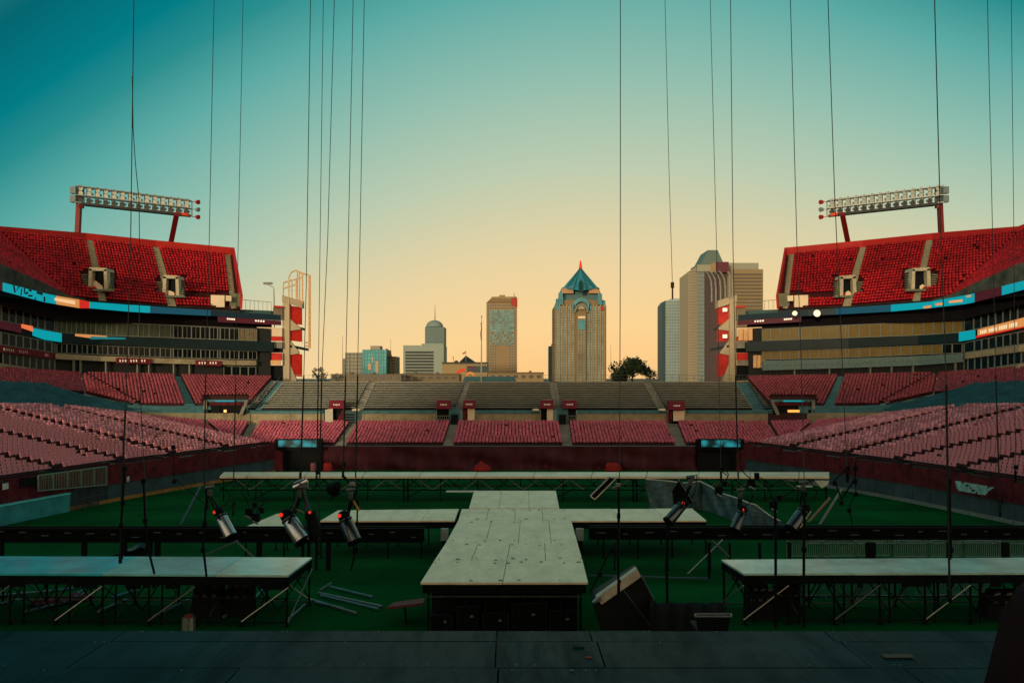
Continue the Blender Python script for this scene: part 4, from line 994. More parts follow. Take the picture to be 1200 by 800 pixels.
    link('plant_box', MB().slab([P(585, 347.4, 806), P(592, 347.4, 806), P(592, 345.5, 806), P(585, 345.5, 806)], (0, 8, 0)), fm, T)
    link('aerial', MB().tube(P(602.5, 349, 800), P(602.5, 343.5, 800), .5, 4), mat('mast', (.2, .15, .1)), T)
    # low roofs along the rim
    for a, b, y, Y, m_, lab in ((572, 637, 436.5, 430, (.22, .17, .09), 'long low tan building between the two tallest towers'), (463, 538, 438, 420, (.15, .12, .07), 'low brown roof under the white office block'), (388, 470, 438.5, 400, (.14, .12, .08), 'low brown roofs under the left mid-rise blocks')):
        T = thing('low_building', lab, 'building', P((a+b)/2, 443, Y))
        link('wall', MB().slab([P(a, 448, Y), P(b, 448, Y), P(b, y, Y), P(a, y, Y)], (0, 20, 0)), mat('lowb_%d' % a, m_, .85), T)
        link('parapet', MB().slab([P(a-.5, y+1, Y-.4), P(b+.5, y+1, Y-.4), P(b+.5, y-.5, Y-.4), P(a-.5, y-.5, Y-.4)], (0, .8, 0)), mat('lowp', (.10, .08, .05), .8), T)
        for k in range(int((b-a)/9)):
            x = a+3+k*9; link('window', MB().slab([P(x, y+6, Y-.2), P(x+5, y+6, Y-.2), P(x+5, y+3, Y-.2), P(x, y+3, Y-.2)], (0, .15, 0)), mat('lowwin', (.06, .06, .05), .4), T)
        for x in (a+22, a+48): link('roof_unit', MB().slab([P(x, y-.5, Y+3), P(x+3, y-.5, Y+3), P(x+3, y-2.2, Y+3), P(x, y-2.2, Y+3)], (0, 3, 0)), mat('lowp', (.10, .08, .05)), T)
    # slim slab
    T = thing('slim_tower', 'narrow pale tower standing just left of the pointed tower', 'building', P(646, 443, 900))
    link('wall', MB().slab([P(643.3, 447, 900), P(646.5, 447, 900), P(646.5, 405.5, 900), P(643.3, 405.5, 900)], (0, 20, 0)), mat('slim_dark', (.03, .07, .08), .5), T)
    link('side_wall', MB().slab([P(646.7, 447, 902), P(651, 447, 902), P(651, 398, 902), P(646.7, 403, 902)], (0, 20, 0)), mat('slim_pale', (.34, .27, .17), .7), T)
    # pointed tower
    T = thing('pointed_tower', 'tallest tower with teal pyramid roof, red finial and arched centre bay', 'building', P(680, 443, 700))
    st = mat('tower_stone', (.19, .145, .08), .8, var=.12, scale=.03); tg = mat('tower_teal', (.03, .17, .21), .5, .1, var=.5, scale=.06)
    wmt = mat('tower_window', (.16, .26, .24), .5, .0, var=.5, scale=.1)
    link('wall', MB().slab([P(650, 447, 700), P(710.5, 447, 700), P(710.5, 358, 700), P(650, 358, 700)], (0, 45, 0)), st, T)
    link('shoulder', MB().slab([P(651.5, 358, 703), P(709.5, 358, 703), P(708, 351.5, 703), P(653, 351.5, 703)], (0, 38, 0)), st, T)
    link('upper_body', MB().slab([P(654.5, 352, 708), P(706, 352, 708), P(702, 336.8, 708), P(658.5, 336.8, 708)], (0, 30, 0)), mat('tower_teal2', (.05, .13, .14), .4), T)
    # window columns with stone piers
    mb = MB(); pr = MB()
    cols = [652.5, 656.8, 661.1, 665.4, 669.5, 687.8, 692, 696.3, 700.6, 704.9]
    for x in cols:
        for j in range(31):
            y = 359+j*2.85
            mb.slab([P(x, y+1.8, 699.5), P(x+2.3, y+1.8, 699.5), P(x+2.3, y, 699.5), P(x, y, 699.5)], (0, .4, 0))
        pr.slab([P(x+2.7, 447, 699), P(x+3.7, 447, 699), P(x+3.7, 356.5, 699), P(x+2.7, 356.5, 699)], (0, 1.2, 0))
    o = link('windows', mb, wmt, T); o['kind'] = 'stuff'
    link('piers', pr, mat('tower_stone_light', (.30, .225, .13), .8), T)
    # centre bay: recessed arch
    link('centre_bay', MB().slab([P(675.5, 447, 697.5), P(687, 447, 697.5), P(687, 366, 697.5), P(675.5, 366, 697.5)], (0, 1.5, 0)), st, T)
    mb = MB()
    for j in range(26):
        for i in range(3):
            x = 677+i*3.1; y = 373.5+j*2.8; mb.slab([P(x, y+2, 697), P(x+2.3, y+2, 697), P(x+2.3, y, 697), P(x, y, 697)], (0, .4, 0))
    o = link('bay_windows', mb, mat('bay_glass', (.12, .17, .14), .25, .2, var=.6, scale=.08), T); o['kind'] = 'stuff'
    link('lit_window', MB().slab([P(677.5, 373, 696.6), P(686, 373, 696.6), P(686, 370.3, 696.6), P(677.5, 370.3, 696.6)], (0, .4, 0)), PALE, T)
    link('teal_window', MB().slab([P(677.5, 386, 696.5), P(686, 386, 696.5), P(686, 375, 696.5), P(677.5, 375, 696.5)], (0, .4, 0)), tg, T)
    mb = MB(); cx, cy = 681.3, 366; n = 12
    for i in range(n):
        t0, t1 = math.pi*i/n, math.pi*(i+1)/n
        f = lambda t_, r_: P(cx+math.cos(t_)*r_, cy-math.sin(t_)*r_*1.25, 696.5)
        mb.slab([f(t0, 6.3), f(t1, 6.3), f(t1, 8.6), f(t0, 8.6)], (0, 3, 0))
    link('arch', mb, mat('arch_grey', (.13, .16, .13), .6), T)
    link('arch_gable', MB().prism([P(676.5, 362, 697), P(686.2, 362, 697), P(681.3, 356.5, 697)], (0, 2, 0)), mat('gable_pale', (.3, .27, .19), .7), T)
    for i in range(n):
        pass
    mb = MB()
    f = lambda t_, r_: P(cx+math.cos(t_)*r_, cy-2-math.sin(t_)*r_*1.25, 699)
    for i in range(n):
        t0, t1 = math.pi*i/n, math.pi*(i+1)/n; mb.slab([f(t0, 8.6), f(t1, 8.6), f(t1, 12.2), f(t0, 12.2)], (0, 3, 0))
    link('arch_glass', mb, tg, T)
    # teal ribs at the shoulder corners
    for a, b, c, d in ((654, 660, 343, 357), (700, 706, 344, 357), (651, 655, 350, 362), (706.5, 710, 352, 362)):
        link('corner_glass', MB().slab([P(a, d, 699), P(b, d, 699), P(b-.5, c, 701), P(a+.5, c, 701)], (0, 2, 0)), tg, T)
    link('corner_light', MB().slab([P(704, 364, 698.6), P(708, 364, 698.6), P(708, 359, 698.6), P(704, 359, 698.6)], (0, .5, 0)), mat('crown_red', (.50, .06, .02)), T)
    for a, b, c in ((658, 672, 1), (690, 703, -1)):
        q = [P(a, 343.6, 703), P(b, 343.6, 703), P(b, 335, 703), P(a, 338.5, 703)] if c > 0 else [P(a, 343.6, 703), P(b, 343.6, 703), P(b, 340, 703), P(a, 335, 703)]
        link('dormer', MB().slab(q, (0, 10, 0)), mat('dormer_tan', (.34, .22, .12), .7), T)
    ap = P(680.3, 313, 722); Yb = 704; n4 = [P(659.5, 337.5, Yb), P(680.5, 340.5, Yb-8), P(701, 337.5, Yb), P(701, 337.5, Yb)+Vector((0, 36, 0)), P(659.5, 337.5, Yb)+Vector((0, 36, 0))]
    link('roof', MB().add(n4+[ap], [(0, 1, 5), (1, 2, 5), (2, 3, 5), (3, 4, 5), (4, 0, 5), (4, 3, 2, 1, 0)]), mat('roof_teal', (.03, .21, .25), .35, .3, var=.35, scale=.08), T)
    for x0 in (664, 672.2, 688.6, 696.5):
        link('roof_rib', MB().tube(P(x0, 338, Yb-5), ap, .35, 4), mat('rib_dark', (.02, .09, .10), .5), T)
    link('roof_notch', MB().prism([P(678.3, 343, 695.5), P(683.3, 343, 695.5), P(683, 331, 699), P(680.6, 327, 701), P(678.6, 331, 699)], (0, 2, 0)), mat('notch_dark', (.008, .03, .03), .5), T)
    link('finial', MB().tube(P(680.3, 314.5, 721), P(680.3, 305.5, 721), 1.5, 6, r2=.5), mat('finial_red', (.60, .03, .01), .5, emit=(.2, .01, .0), estr=.4), T)  # tip is no lamp; a faint red glow is added to it
    # mast between
    link('radio_mast', MB().tube(P(716, 447, 600), P(715.7, 403, 600), .25, 4, r2=.1), mat('mast', (.2, .15, .1)), None, 'thin mast right of the pointed tower', 'mast')
    # pale glass tower right
    T = thing('glass_tower', 'pale blue grey gridded tower left of the tall twin slab', 'building', P(790, 443, 640))
    gm = mat('grid_pale', (.30, .37, .35), .6, var=.08); gw = mat('grid_glass', (.15, .24, .26), .45, .3, var=.35, scale=.06)
    facade(T, 780, 805.5, 352, 447, 640, 8, 27, gm, gw, (.78, .68))
    link('side_face', MB().slab([P(775.8, 447, 648), P(779.8, 447, 640), P(779.8, 352, 640), P(775.8, 357, 648)], (0, 20, 0)), mat('side_dark', (.06, .10, .11), .5), T)
    link('roof_cap', MB().slab([P(785, 352, 642), P(805.5, 352, 642), P(805.5, 349.7, 642), P(787, 349.7, 642)], (0, 15, 0)), gm, T)
    # big twin slab
    T = thing('slab_tower', 'broad grey tower with trapezoid cap and a brown banded wing', 'building', P(850, 443, 560))
    link('west_face', MB().slab([P(806.5, 447, 575), P(817, 447, 560), P(817, 312, 560), P(806.5, 320, 575)], (0, 30, 0)), mat('west_sunlit_tan', (.42, .34, .22), .75), T)  # sunlit side: brighter tan put into this face's colour
    mb = MB()
    for j in range(40):
        y = 318+j*3.2; mb.slab([P(807.2, y+1, 574), P(816.5, y+.6-.0, 560.2), P(816.5, y-.3, 560.2), P(807.2, y+.2, 574)], (0, .5, 0))
    link('floor_lines', mb, mat('west_line', (.28, .23, .15), .7), T)
    facade(T, 817, 825.5, 317.5, 447, 560, 2, 28, mat('grey_col', (.16, .19, .17), .7), mat('grey_col_win', (.07, .14, .15), .25), (.8, .5))
    link('top_band', MB().slab([P(816.8, 318, 559), P(833, 318, 559), P(833, 310, 559), P(816.8, 310, 559)], (0, 20, 0)), mat('cap_grey', (.22, .24, .19), .7), T)
    link('purple_column', MB().slab([P(825.7, 447, 560.5), P(851, 447, 560.5), P(851, 318, 560.5), P(825.7, 318, 560.5)], (0, 20, 0)), mat('purple_brown', (.055, .04, .042), .6), T)
    mb = MB()
    for j in range(24):
        for i in range(2): mb.slab([P(827.5+i*3.8, 322+j*5.1+3, 560.1), P(830+i*3.8, 322+j*5.1+3, 560.1), P(830+i*3.8, 322+j*5.1, 560.1), P(827.5+i*3.8, 322+j*5.1, 560.1)], (0, .3, 0))
    link('windows', mb, mat('purple_win', (.05, .045, .05), .5), T)
    link('trapezoid_cap', MB().prism([P(820.5, 309.9, 562), P(848.5, 309.9, 562), P(841, 293, 562), P(829.5, 293, 562)], (0, 22, 0)), mat('cap_teal', (.08, .13, .12), .5), T)
    link('lift_core', MB().slab([P(839, 319, 556), P(854, 319, 556), P(854, 306.8, 556), P(839, 306.8, 556)], (0, 12, 0)), mat('core_purple', (.085, .025, .035), .6), T)
    link('lift_core_side', MB().slab([P(832.5, 319, 559), P(838.8, 319, 556), P(838.8, 307, 556), P(832.5, 309.5, 559)], (0, 12, 0)), mat('core_tan', (.26, .19, .10), .7), T)
    fm = mat('brown_wing', (.20, .165, .09), .75, var=.1)
    link('wing', MB().slab([P(851, 447, 566), P(894.3, 447, 566), P(894.3, 315.5, 566), P(851, 315.5, 566)], (0, 35, 0)), fm, T)
    for k in range(16):
        y = 320.5+k*4.1; link('window_band', MB().slab([P(860, y+2, 565.6), P(893, y+2, 565.6), P(893, y, 565.6), P(860, y, 565.6)], (0, .3, 0)), mat('wing_glass', (.06, .055, .04), .3), T)
    link('plant_floor', MB().slab([P(852, 315.4, 568), P(889, 315.4, 568), P(889, 308, 568), P(852, 308, 568)], (0, 25, 0)), mat('cap_grey', (.22, .24, .19)), T)
city()
# trees by the rim
def tree(px, py, w, h, Y, lab, n=900):
    T = thing('tree', lab, 'tree', P(px, py, Y)); c = P(px, py, Y); sc = Y/1000.0
    tr = MB(); top = c+Vector((0, 0, h*sc*.55)); tr.tube(c-Vector((0, 0, 3)), top, .5*w*sc*.08+.1, 7, r2=.08)
    for k in range(9):
        a = random.uniform(0, 6.28); tr.tube(lerp(c, top, random.uniform(.2, .8)), c+Vector((math.cos(a)*w*sc*.36, math.sin(a)*w*sc*.3, h*sc*random.uniform(.5, .85))), .12, 5, r2=.03)
    link('trunk', tr, mat('bark', (.03, .022, .015), .9), T)
    lf = MB(); cl = []
    for k in range(26):
        a = random.uniform(0, 6.28); r_ = random.random()**.5; z = random.uniform(.12, .95)
        wz = math.sin(min(1, max(.25, z*1.05))*math.pi*.85+.25)
        cl.append((c+Vector((math.cos(a)*r_*w*sc*.48*max(.35, wz), math.sin(a)*r_*w*sc*.4, h*sc*z)), random.uniform(.08, .17)*w*sc))
    for k in range(n):
        o, rr = random.choice(cl); d = Vector((random.gauss(0, 1), random.gauss(0, 1), random.gauss(0, .8))).normalized()*rr*random.uniform(.4, 1.15)
        p = o+d; u = Vector((random.gauss(0, 1), random.gauss(0, 1), random.gauss(0, 1))).normalized()*random.uniform(.014, .034)*w*sc; v = u.orthogonal()*1.1
        lf.poly([p-u, p+v*.6, p+u, p-v*.6])
    link('crown', lf, mat('leaf', (.022, .034, .013), .7, var=.5, scale=.5), T)
tree(741, 448, 50, 24, 170, 'dark bushy tree rising behind the rim right of the pointed tower', 4500)
tree(373, 447.5, 21, 17, 165, 'small dark tree behind the rim beside the left ramp tower', 900)
tree(722, 448, 18, 10, 172, 'low bush behind the rim just left of the dark tree', 500)
tree(395, 447.5, 18, 10, 260, 'small grey bush behind the rim left of the mid-rise block', 400)


#FOREGROUND
# ------------------------------------------------------------------ the stage underfoot
ZS = 10.3
T = thing('stage_deck', 'dark scuffed stage floor of large boards across the bottom of the view', 'stage', (0, 4, ZS))
ye = G(600, 738.5, ZS).y; y1_ = G(600, 751, ZS).y; y2_ = G(600, 782, ZS).y
rows_ = [(ye, y1_, [-7.4, -5, -2.6, -.1, .52, 2.1, 4.5, 7.4]), (y1_, y2_, [-7.4, -5, -2.62, -.1, .55, 2.12, 4.6, 7.4]), (y2_, y2_-1.22, [-7.4, -4.0, -1.6, -.08, 2.3, 4.8, 7.4]), (y2_-1.22, y2_-2.44, [-7.4, -4.4, -2, .4, 2.8, 5.2, 7.4]), (y2_-2.44, -6, [-7.4, -5, -2.6, -.2, 2.2, 4.6, 7.4])]
for i, (ya, yb, xs_) in enumerate(rows_):
    for j, (xa, xb) in enumerate(zip(xs_[:-1], xs_[1:])):
        dz = random.uniform(-.003, .003); g_ = .005
        mb = MB().hexa([(xa+g_, yb+g_, ZS-.03), (xb-g_, yb+g_, ZS-.03), (xb-g_, ya-g_, ZS-.03), (xa+g_, ya-g_, ZS-.03)],
                       [(xa+g_, yb+g_, ZS+dz), (xb-g_, yb+g_, ZS+dz+random.uniform(-.002, .002)), (xb-g_, ya-g_, ZS+dz), (xa+g_, ya-g_, ZS+dz)])
        link('deck_board', mb, STAGE, T)
link('frame', MB().box((0, (ye-6)/2-.02, ZS-.16), (14.7, ye+6, .22)), BLACK, T)
mb = MB()
for i in range(46):
    x = random.uniform(-3.4, 3.4); y = random.choice((ye-.03, y1_-.03, y2_+.04, y2_-.05)); mb.tube((x, y, ZS), (x, y, ZS+.005), .0045, 6)
o = link('bolts', mb, ALU, T); o['kind'] = 'stuff'
mb = MB()
for i in range(26):
    x = -7+i*.56; mb.tube((x, ye-.2, ZS-.3), (x, ye-.2, 0), .03, 5)
for sgn in (-1, 1):
    for x in (-7.1, -3.5, 0, 3.5, 7.1):
        mb.tube((x, ye-.6, ZS-.3), (x, ye-.6, 0), .06, 6)
link('scaffold_legs', mb, BLACK, T)
for px, py, w, h, m_, lab in ((690, 769.5, .04, .012, mat('red_tape', (.3, .02, .02), .6), 'short scrap of red tape on the stage floor'), (678, 757.5, .07, .03, DARK, 'dark smudge of tape on the stage floor'), (1052, 768, .18, .06, mat('dry_stain', (.09, .08, .06), .8), 'brownish flat scrap on the right of the stage floor')):
    c = G(px, py, ZS+.006); link('tape_scrap', MB().box(c, (w, h, .004)), m_, None, lab, 'tape')
# black tray at the edge
T = thing('equipment_tray', 'black open tray hung on the stage edge below the black mass', 'tray', P(836, 732, 6.3))
a = [P(818, 740, 6.15), P(853, 740, 6.15), P(856, 722, 6.15), P(816, 722, 6.15)]
link('front', MB().slab(a, (0, .02, 0)), BLACK, T)
link('floor', MB().slab([P(818, 741, 6.15), P(853, 741, 6.15), P(853, 740.4, 6.15), P(818, 740.4, 6.15)], (0, .3, 0)), BLACK, T)
link('rim', MB().tube(P(815, 722, 6.15), P(857, 722, 6.15), .008, 5).tube(P(815, 719, 6.45), P(857, 719, 6.45), .008, 5).tube(P(815, 722, 6.15), P(815, 719, 6.45), .008, 5).tube(P(857, 722, 6.15), P(857, 719, 6.45), .008, 5), ALUD, T)
# dark drape at the right edge
mb = MB(); n = 18; prof = [(694, 1217), (700, 1211), (712, 1203), (728, 1196), (750, 1188), (775, 1181), (800, 1175), (840, 1170)]
ring = []
for y, x in prof:
    for k in range(n):
        t_ = k/(n-1); q = P(x+(1290-x)*t_, y-4*t_*(1 if y < 680 else .2), 2.6); q.y += .10*math.cos(k*1.1)+.25*t_; q.x += .01*math.sin(k*2.1+y)
        ring.append(q)
mb.add(ring, [(r_*n+k, r_*n+k+1, (r_+1)*n+k+1, (r_+1)*n+k) for r_ in range(len(prof)-1) for k in range(n-1)])
dr = link('black_drape', mb, mat('drape_black', (.012, .004, .006), .85, var=.4, scale=4), None, 'dark drape bulging in at the lower right corner of the stage', 'drape', smooth=True)
# ------------------------------------------------------------------ platforms on the field
ZP = 2.5
def platform(label, quad, cols, rowsn, m_, legs=None, brace=True, th=.1, fascia=.42, colbreaks=None, legz=0.0):
    FL, FR, BR, BL = quad
    T = thing('stage_platform', label, 'platform', ((FL+FR+BR+BL)/4).to_tuple()[:2]+(0,))
    ub = colbreaks or [i/cols for i in range(cols+1)]
    for j in range(rowsn):
        for u0, u1 in zip(ub[:-1], ub[1:]):
            L_ = (FR-FL).length; W_ = (BL-FL).length; eu = .014/L_; ev = .014/W_
            f = lambda u, v: lerp(lerp(FL, FR, u), lerp(BL, BR, u), v)
            q = [f(u0+eu, j/rowsn+ev), f(u1-eu, j/rowsn+ev), f(u1-eu, (j+1)/rowsn-ev), f(u0+eu, (j+1)/rowsn-ev)]
            dz = random.uniform(-.008, .008)
            for v in q: v.z += dz+random.uniform(-.004, .004)
            link('deck_panel', MB().slab(q, (0, 0, -th)), (m_ if u0 < .5 else DECKM if u0 < .8 else DECKG) if m_ is DECKL else m_, T)  # left deck steps from painted sky reflection to the plain deck colour
    dn = Vector((0, 0, -fascia))
    fr = MB()
    for a, b in ((FL, FR), (FR, BR), (BR, BL), (BL, FL)):
        a2, b2 = a+Vector((0, 0, -th-.01)), b+Vector((0, 0, -th-.01)); d = (b-a).normalized(); nn_ = Vector((-d.y, d.x, 0))*.08
        fr.slab([a2+nn_, b2+nn_, b2+dn+nn_, a2+dn+nn_], nn_)
    link('frame', fr, BLACK, T)
    nl = legs or max(2, int((FR-FL).length/2.6))
    for i in range(nl+1):
        for v in (0.03, .97):
            t_ = min(.995, max(.005, i/nl)); p = lerp(lerp(FL, FR, t_), lerp(BL, BR, t_), v)
            link('leg', MB().tube((p.x, p.y, ZP-th), (p.x, p.y, 0), .055, 6).box((p.x, p.y, .03), (.25, .25, .05)), BLACK, T)
    if brace:
        for i in range(nl):
            a, b = lerp(FL, FR, i/nl), lerp(FL, FR, (i+1)/nl); a2, b2 = lerp(BL, BR, i/nl), lerp(BL, BR, (i+1)/nl)
            z0, z1 = .25, ZP-.6; m1 = BLACK if i % 2 else (ALUD if i % 4 else ALU)
            k = i % 2
            mb = MB().tube((a.x, a.y+.05, z1 if k else z0), (b.x, b.y+.05, z0 if k else z1), .035, 5); link('brace', mb, m1, T)
            if i % 3 != 1: link('brace', MB().tube((a.x, a2.y-.1, z0 if k else z1), (b2.x, b2.y-.1, z1 if k else z0), .035, 5), ALU if i % 4 == 0 else ALUD, T)
        for i in range(nl*2):
            u0, u1 = i/(nl*2), (i+1)/(nl*2)
            for v_, zA, zB in ((.5, .2, ZP-.5), (.97, ZP-.5, .2)):
                if (i+int(v_*10)) % 2: zA, zB = zB, zA
                p, q = lerp(lerp(FL, FR, u0), lerp(BL, BR, u0), v_), lerp(lerp(FL, FR, u1), lerp(BL, BR, u1), v_)
                if random.random() < .85: link('brace', MB().tube((p.x, p.y, zA), (q.x, q.y, zB), .035, 5), BLACK if random.random() < .75 else ALUD, T)
            p, q = lerp(FL, FR, u0+.25/nl), lerp(BL, BR, u0+.25/nl)
            if i % 2 == 0:
                link('leg', MB().tube((p.x, p.y+.3, ZP-th), (p.x, p.y+.3, 0), .05, 6), BLACK, T)
                link('brace', MB().tube((p.x, p.y+.3, .3), (q.x, q.y-.1, ZP-.5), .03, 5), ALUD if random.random() < .4 else BLACK, T)
        fx = MB()
        for i in range(nl*6):
            p = lerp(lerp(FL, FR, (i+.5)/(nl*6)), lerp(BL, BR, (i+.5)/(nl*6)), .05); p.z = ZP-.62
            if random.random() < .5: fx.box(p, (random.uniform(.1, .5), .15, random.uniform(.1, .3)))
        o_ = link('hardware', fx, BLACK, T); o_['kind'] = 'stuff'
        for v, z in ((0.03, .22), (.97, .22), (.97, 1.5), (.03, 1.35)):
            p, q = lerp(FL, BL, v), lerp(FR, BR, v); link('rail', MB().tube((p.x, p.y, z), (q.x, q.y, z), .04, 5), BLACK if v < .5 else ALUD, T)
        p, q = FR, BR; link('brace', MB().tube((p.x, p.y, .25), (q.x, q.y, ZP-.6), .035, 5), ALU, T)
        p, q = FL, BL; link('brace', MB().tube((p.x, p.y, ZP-.6), (q.x, q.y, .25), .035, 5), ALU, T)
    return T
g = lambda x, y: G(x, y, ZP)
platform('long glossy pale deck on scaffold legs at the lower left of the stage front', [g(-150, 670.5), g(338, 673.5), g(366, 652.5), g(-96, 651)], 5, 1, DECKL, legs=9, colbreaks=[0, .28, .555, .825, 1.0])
platform('long glossy pale deck on scaffold legs at the lower right of the stage front', [g(871, 671.5), g(1350, 670), g(1296, 652), g(845, 655)], 5, 1, DECKG, legs=9, colbreaks=[0, .27, .50, .75, 1.0])
# cross platforms
platform('wooden wing deck left of the runway with a slanted end', [g(375, 610), g(533, 609.5), g(538, 596), g(396, 597.5)], 4, 1, DECK, legs=4, brace=False)
platform('short wooden deck corner beyond the two left spotlights', [g(287, 617), g(333, 616.5), g(337, 601), g(325, 601.5)], 1, 1, DECK, legs=1, brace=False)
platform('wooden wing deck right of the runway with a slanted end', [g(667, 610), g(828, 609.5), g(811, 595.5), g(663, 596)], 3, 1, DECK, legs=4, brace=False, colbreaks=[0, .355, .7, 1])
# runway: rows of boards following the photo's seams
T = thing('runway', 'broad bolted plywood runway leading from the stage towards the far stand', 'runway', (0, 50, 0))
ZR = ZP+.06
def rw(x, y): return G(x, y, ZR)
seams = [(682, 492.5, 689.5), (656.5, 508.5, 683.0), (636, 522, 677), (609, 537, 669.5), (596, 541, 666.5)]
br = {0: [0, .49, 1], 1: [0, .25, .49, .75, 1], 2: [0, .3, .55, .8, 1], 3: [0, .25, .5, .75, 1]}
bolts = MB()
for k, ((ya, la, ra), (yb, lb, rb)) in enumerate(zip(seams[:-1], seams[1:])):
    A0, A1, B0, B1 = rw(la, ya), rw(ra, ya), rw(lb, yb), rw(rb, yb)
    for u0, u1 in zip(br[k][:-1], br[k][1:]):
        e = .004; q = [lerp(A0, A1, u0+e/2), lerp(A0, A1, u1-e/2), lerp(B0, B1, u1-e/2), lerp(B0, B1, u0+e/2)]
        q = [v.copy() for v in q]; dy = .02
        q[0].y += dy; q[1].y += dy; q[2].y -= dy; q[3].y -= dy; dz = random.uniform(-.006, .006)
        for v in q: v.z += dz
        link('deck_panel', MB().slab(q, (0, 0, -.1)), DECK, T)
    for v in (.08, .9):
        for i in range(9):
            c = lerp(lerp(A0, A1, .04+i*.115), lerp(B0, B1, .04+i*.115), v); 
            if random.random() < .75: w_ = random.uniform(.05, .2); bolts.box(c+Vector((random.uniform(-.25, .25), random.uniform(-.25, .25), .012)), (w_, w_*random.uniform(.5, 1.2), .02))
A0, A1, B0, B1 = rw(549.5, 595.2), rw(655.5, 595.2), rw(555.5, 574.5), rw(651.5, 574.5)
for i in range(3):
    for j in range(2):
        f = lambda u, v: lerp(lerp(A0, A1, u), lerp(B0, B1, u), v)
        link('deck_panel', MB().slab([f(i/3+.002, j/2+.004), f((i+1)/3-.002, j/2+.004), f((i+1)/3-.002, (j+1)/2-.004), f(i/3+.002, (j+1)/2-.004)], (0, 0, -.1)), DECK, T)
o = link('bolt_plates', bolts, mat('bolt_dark', (.12, .10, .07), .6), T); o['kind'] = 'stuff'
A0, A1 = rw(493.5, 682), rw(688.5, 682)
fr = MB()
for (ya, la, ra), (yb, lb, rb) in zip(seams[:-1], seams[1:]):
    for xa, xb in ((la+.5, lb+.5), (ra-.5, rb-.5)):
        a, b = rw(xa, ya), rw(xb, yb); sx = .08 if xa < 600 else -.08
        fr.slab([a+Vector((sx, 0, -.11)), b+Vector((sx, 0, -.11)), b+Vector((sx, 0, -.5)), a+Vector((sx, 0, -.5))], (sx, 0, 0))
fr.slab([A0+Vector((.1, .06, -.11)), A1+Vector((-.1, .06, -.11)), A1+Vector((-.1, .06, -.52)), A0+Vector((.1, .06, -.52))], (0, .1, 0))
link('frame', fr, BLACK, T)
for i in range(9):
    for Yk in (A0.y+.4, A0.y+4, A0.y+8, A0.y+14, A0.y+20):
        x = lerp(A0.x+.3, A1.x-.3, i/8)
        if 0 < i < 8 and Yk > A0.y+5: continue
        link('leg', MB().tube((x, Yk, ZR-.5), (x, Yk, 0), .06, 6), BLACK, T)
link('rail', MB().tube((A0.x+.2, A0.y+.3, ZR-.72), (A1.x-.2, A0.y+.3, ZR-.72), .05, 6), ALUD, T)
link('skirt', MB().slab([Vector((A0.x+.35, A0.y+1.6, ZR-.5)), Vector((A1.x-.35, A0.y+1.6, ZR-.5)), Vector((A1.x-.35, A0.y+1.6, .05)), Vector((A0.x+.35, A0.y+1.6, .05))], (0, .12, 0)), DARK, T)
# cases and kit stored under the runway front
for i, (x0, x1, h_) in enumerate(((505, 530, .9), (536, 560, 1.3), (566, 596, 1.0), (600, 640, 1.45), (644, 676, 1.1))):
    p0, p1 = P(x0, 738, A0.y+.9), P(x1, 738, A0.y+.9)
    C_ = thing('flight_case', ['black case under the runway, furthest left', 'tall black case under the runway, second from the left', 'black case under the middle of the runway front', 'tallest black case under the runway right of its middle', 'black case under the right side of the runway front'][i], 'case', ((p0.x+p1.x)/2, A0.y+1.1, 0))
    link('body', MB().box(((p0.x+p1.x)/2, A0.y+1.1, h_/2), (p1.x-p0.x, .7, h_)), BLACK, C_)
    e_ = MB()
    for z in (.06, h_-.03): e_.box(((p0.x+p1.x)/2, A0.y+.74, z), (p1.x-p0.x+.02, .03, .035))
    for x in (p0.x, p1.x): e_.box((x, A0.y+.74, h_/2), (.035, .03, h_))
    link('edging', e_, mat('edging_dull', (.015, .02, .02), .5), C_); link('latch', MB().box(((p0.x+p1.x)/2+.2, A0.y+.72, h_*.62), (.16, .03, .1)), ALU, C_)
for px, lab in ((521, 'grey post box against the left side of the runway'), (679.5, 'grey post box against the right side of the runway')):
    T = thing('post_box', lab, 'post', G(px, 655, 0)); p = P(px, 619, 52.5)
    link('post', MB().box((p.x, p.y, p.z/2-.2), (.3, .3, p.z-.4)), BLACK, T); link('cap', MB().box((p.x, p.y, p.z-.35), (.44, .4, .7)), mat('post_grey', (.12, .17, .17), .5), T)
# long back truss platform
T = thing('truss_platform', 'very long narrow deck on black lattice truss crossing the field behind the runway', 'platform', (0, 85, 0))
FL, FR, BL, BR = g(257, 557.8), g(958, 557.8), g(262, 552.8), g(972, 552.8)
FR = g(972, 558.2)
ub = [0, .045, .14, .235, .328, .42, .515, .61, .70, .785, .87, .95, 1.0]
for u0, u1 in zip(ub[:-1], ub[1:]):
    e = .0006; link('deck_panel', MB().slab([lerp(FL, FR, u0+e), lerp(FL, FR, u1-e), lerp(BL, BR, u1-e), lerp(BL, BR, u0+e)], (0, 0, -.2)), mat('truss_deck', (.55, .50, .36), .35, var=.25, scale=.35), T)
zt, zb_ = ZP-.3, ZP-1.35
y0_ = FL.y+.2
for z in (zt, zb_): link('chord', MB().tube((FL.x, y0_, z), (FR.x, y0_, z), .075, 6), BLACK, T)
link('chord', MB().tube((FL.x, y0_+3, zb_), (FR.x, y0_+3, zb_), .075, 6), ALUD, T)
NB = 40
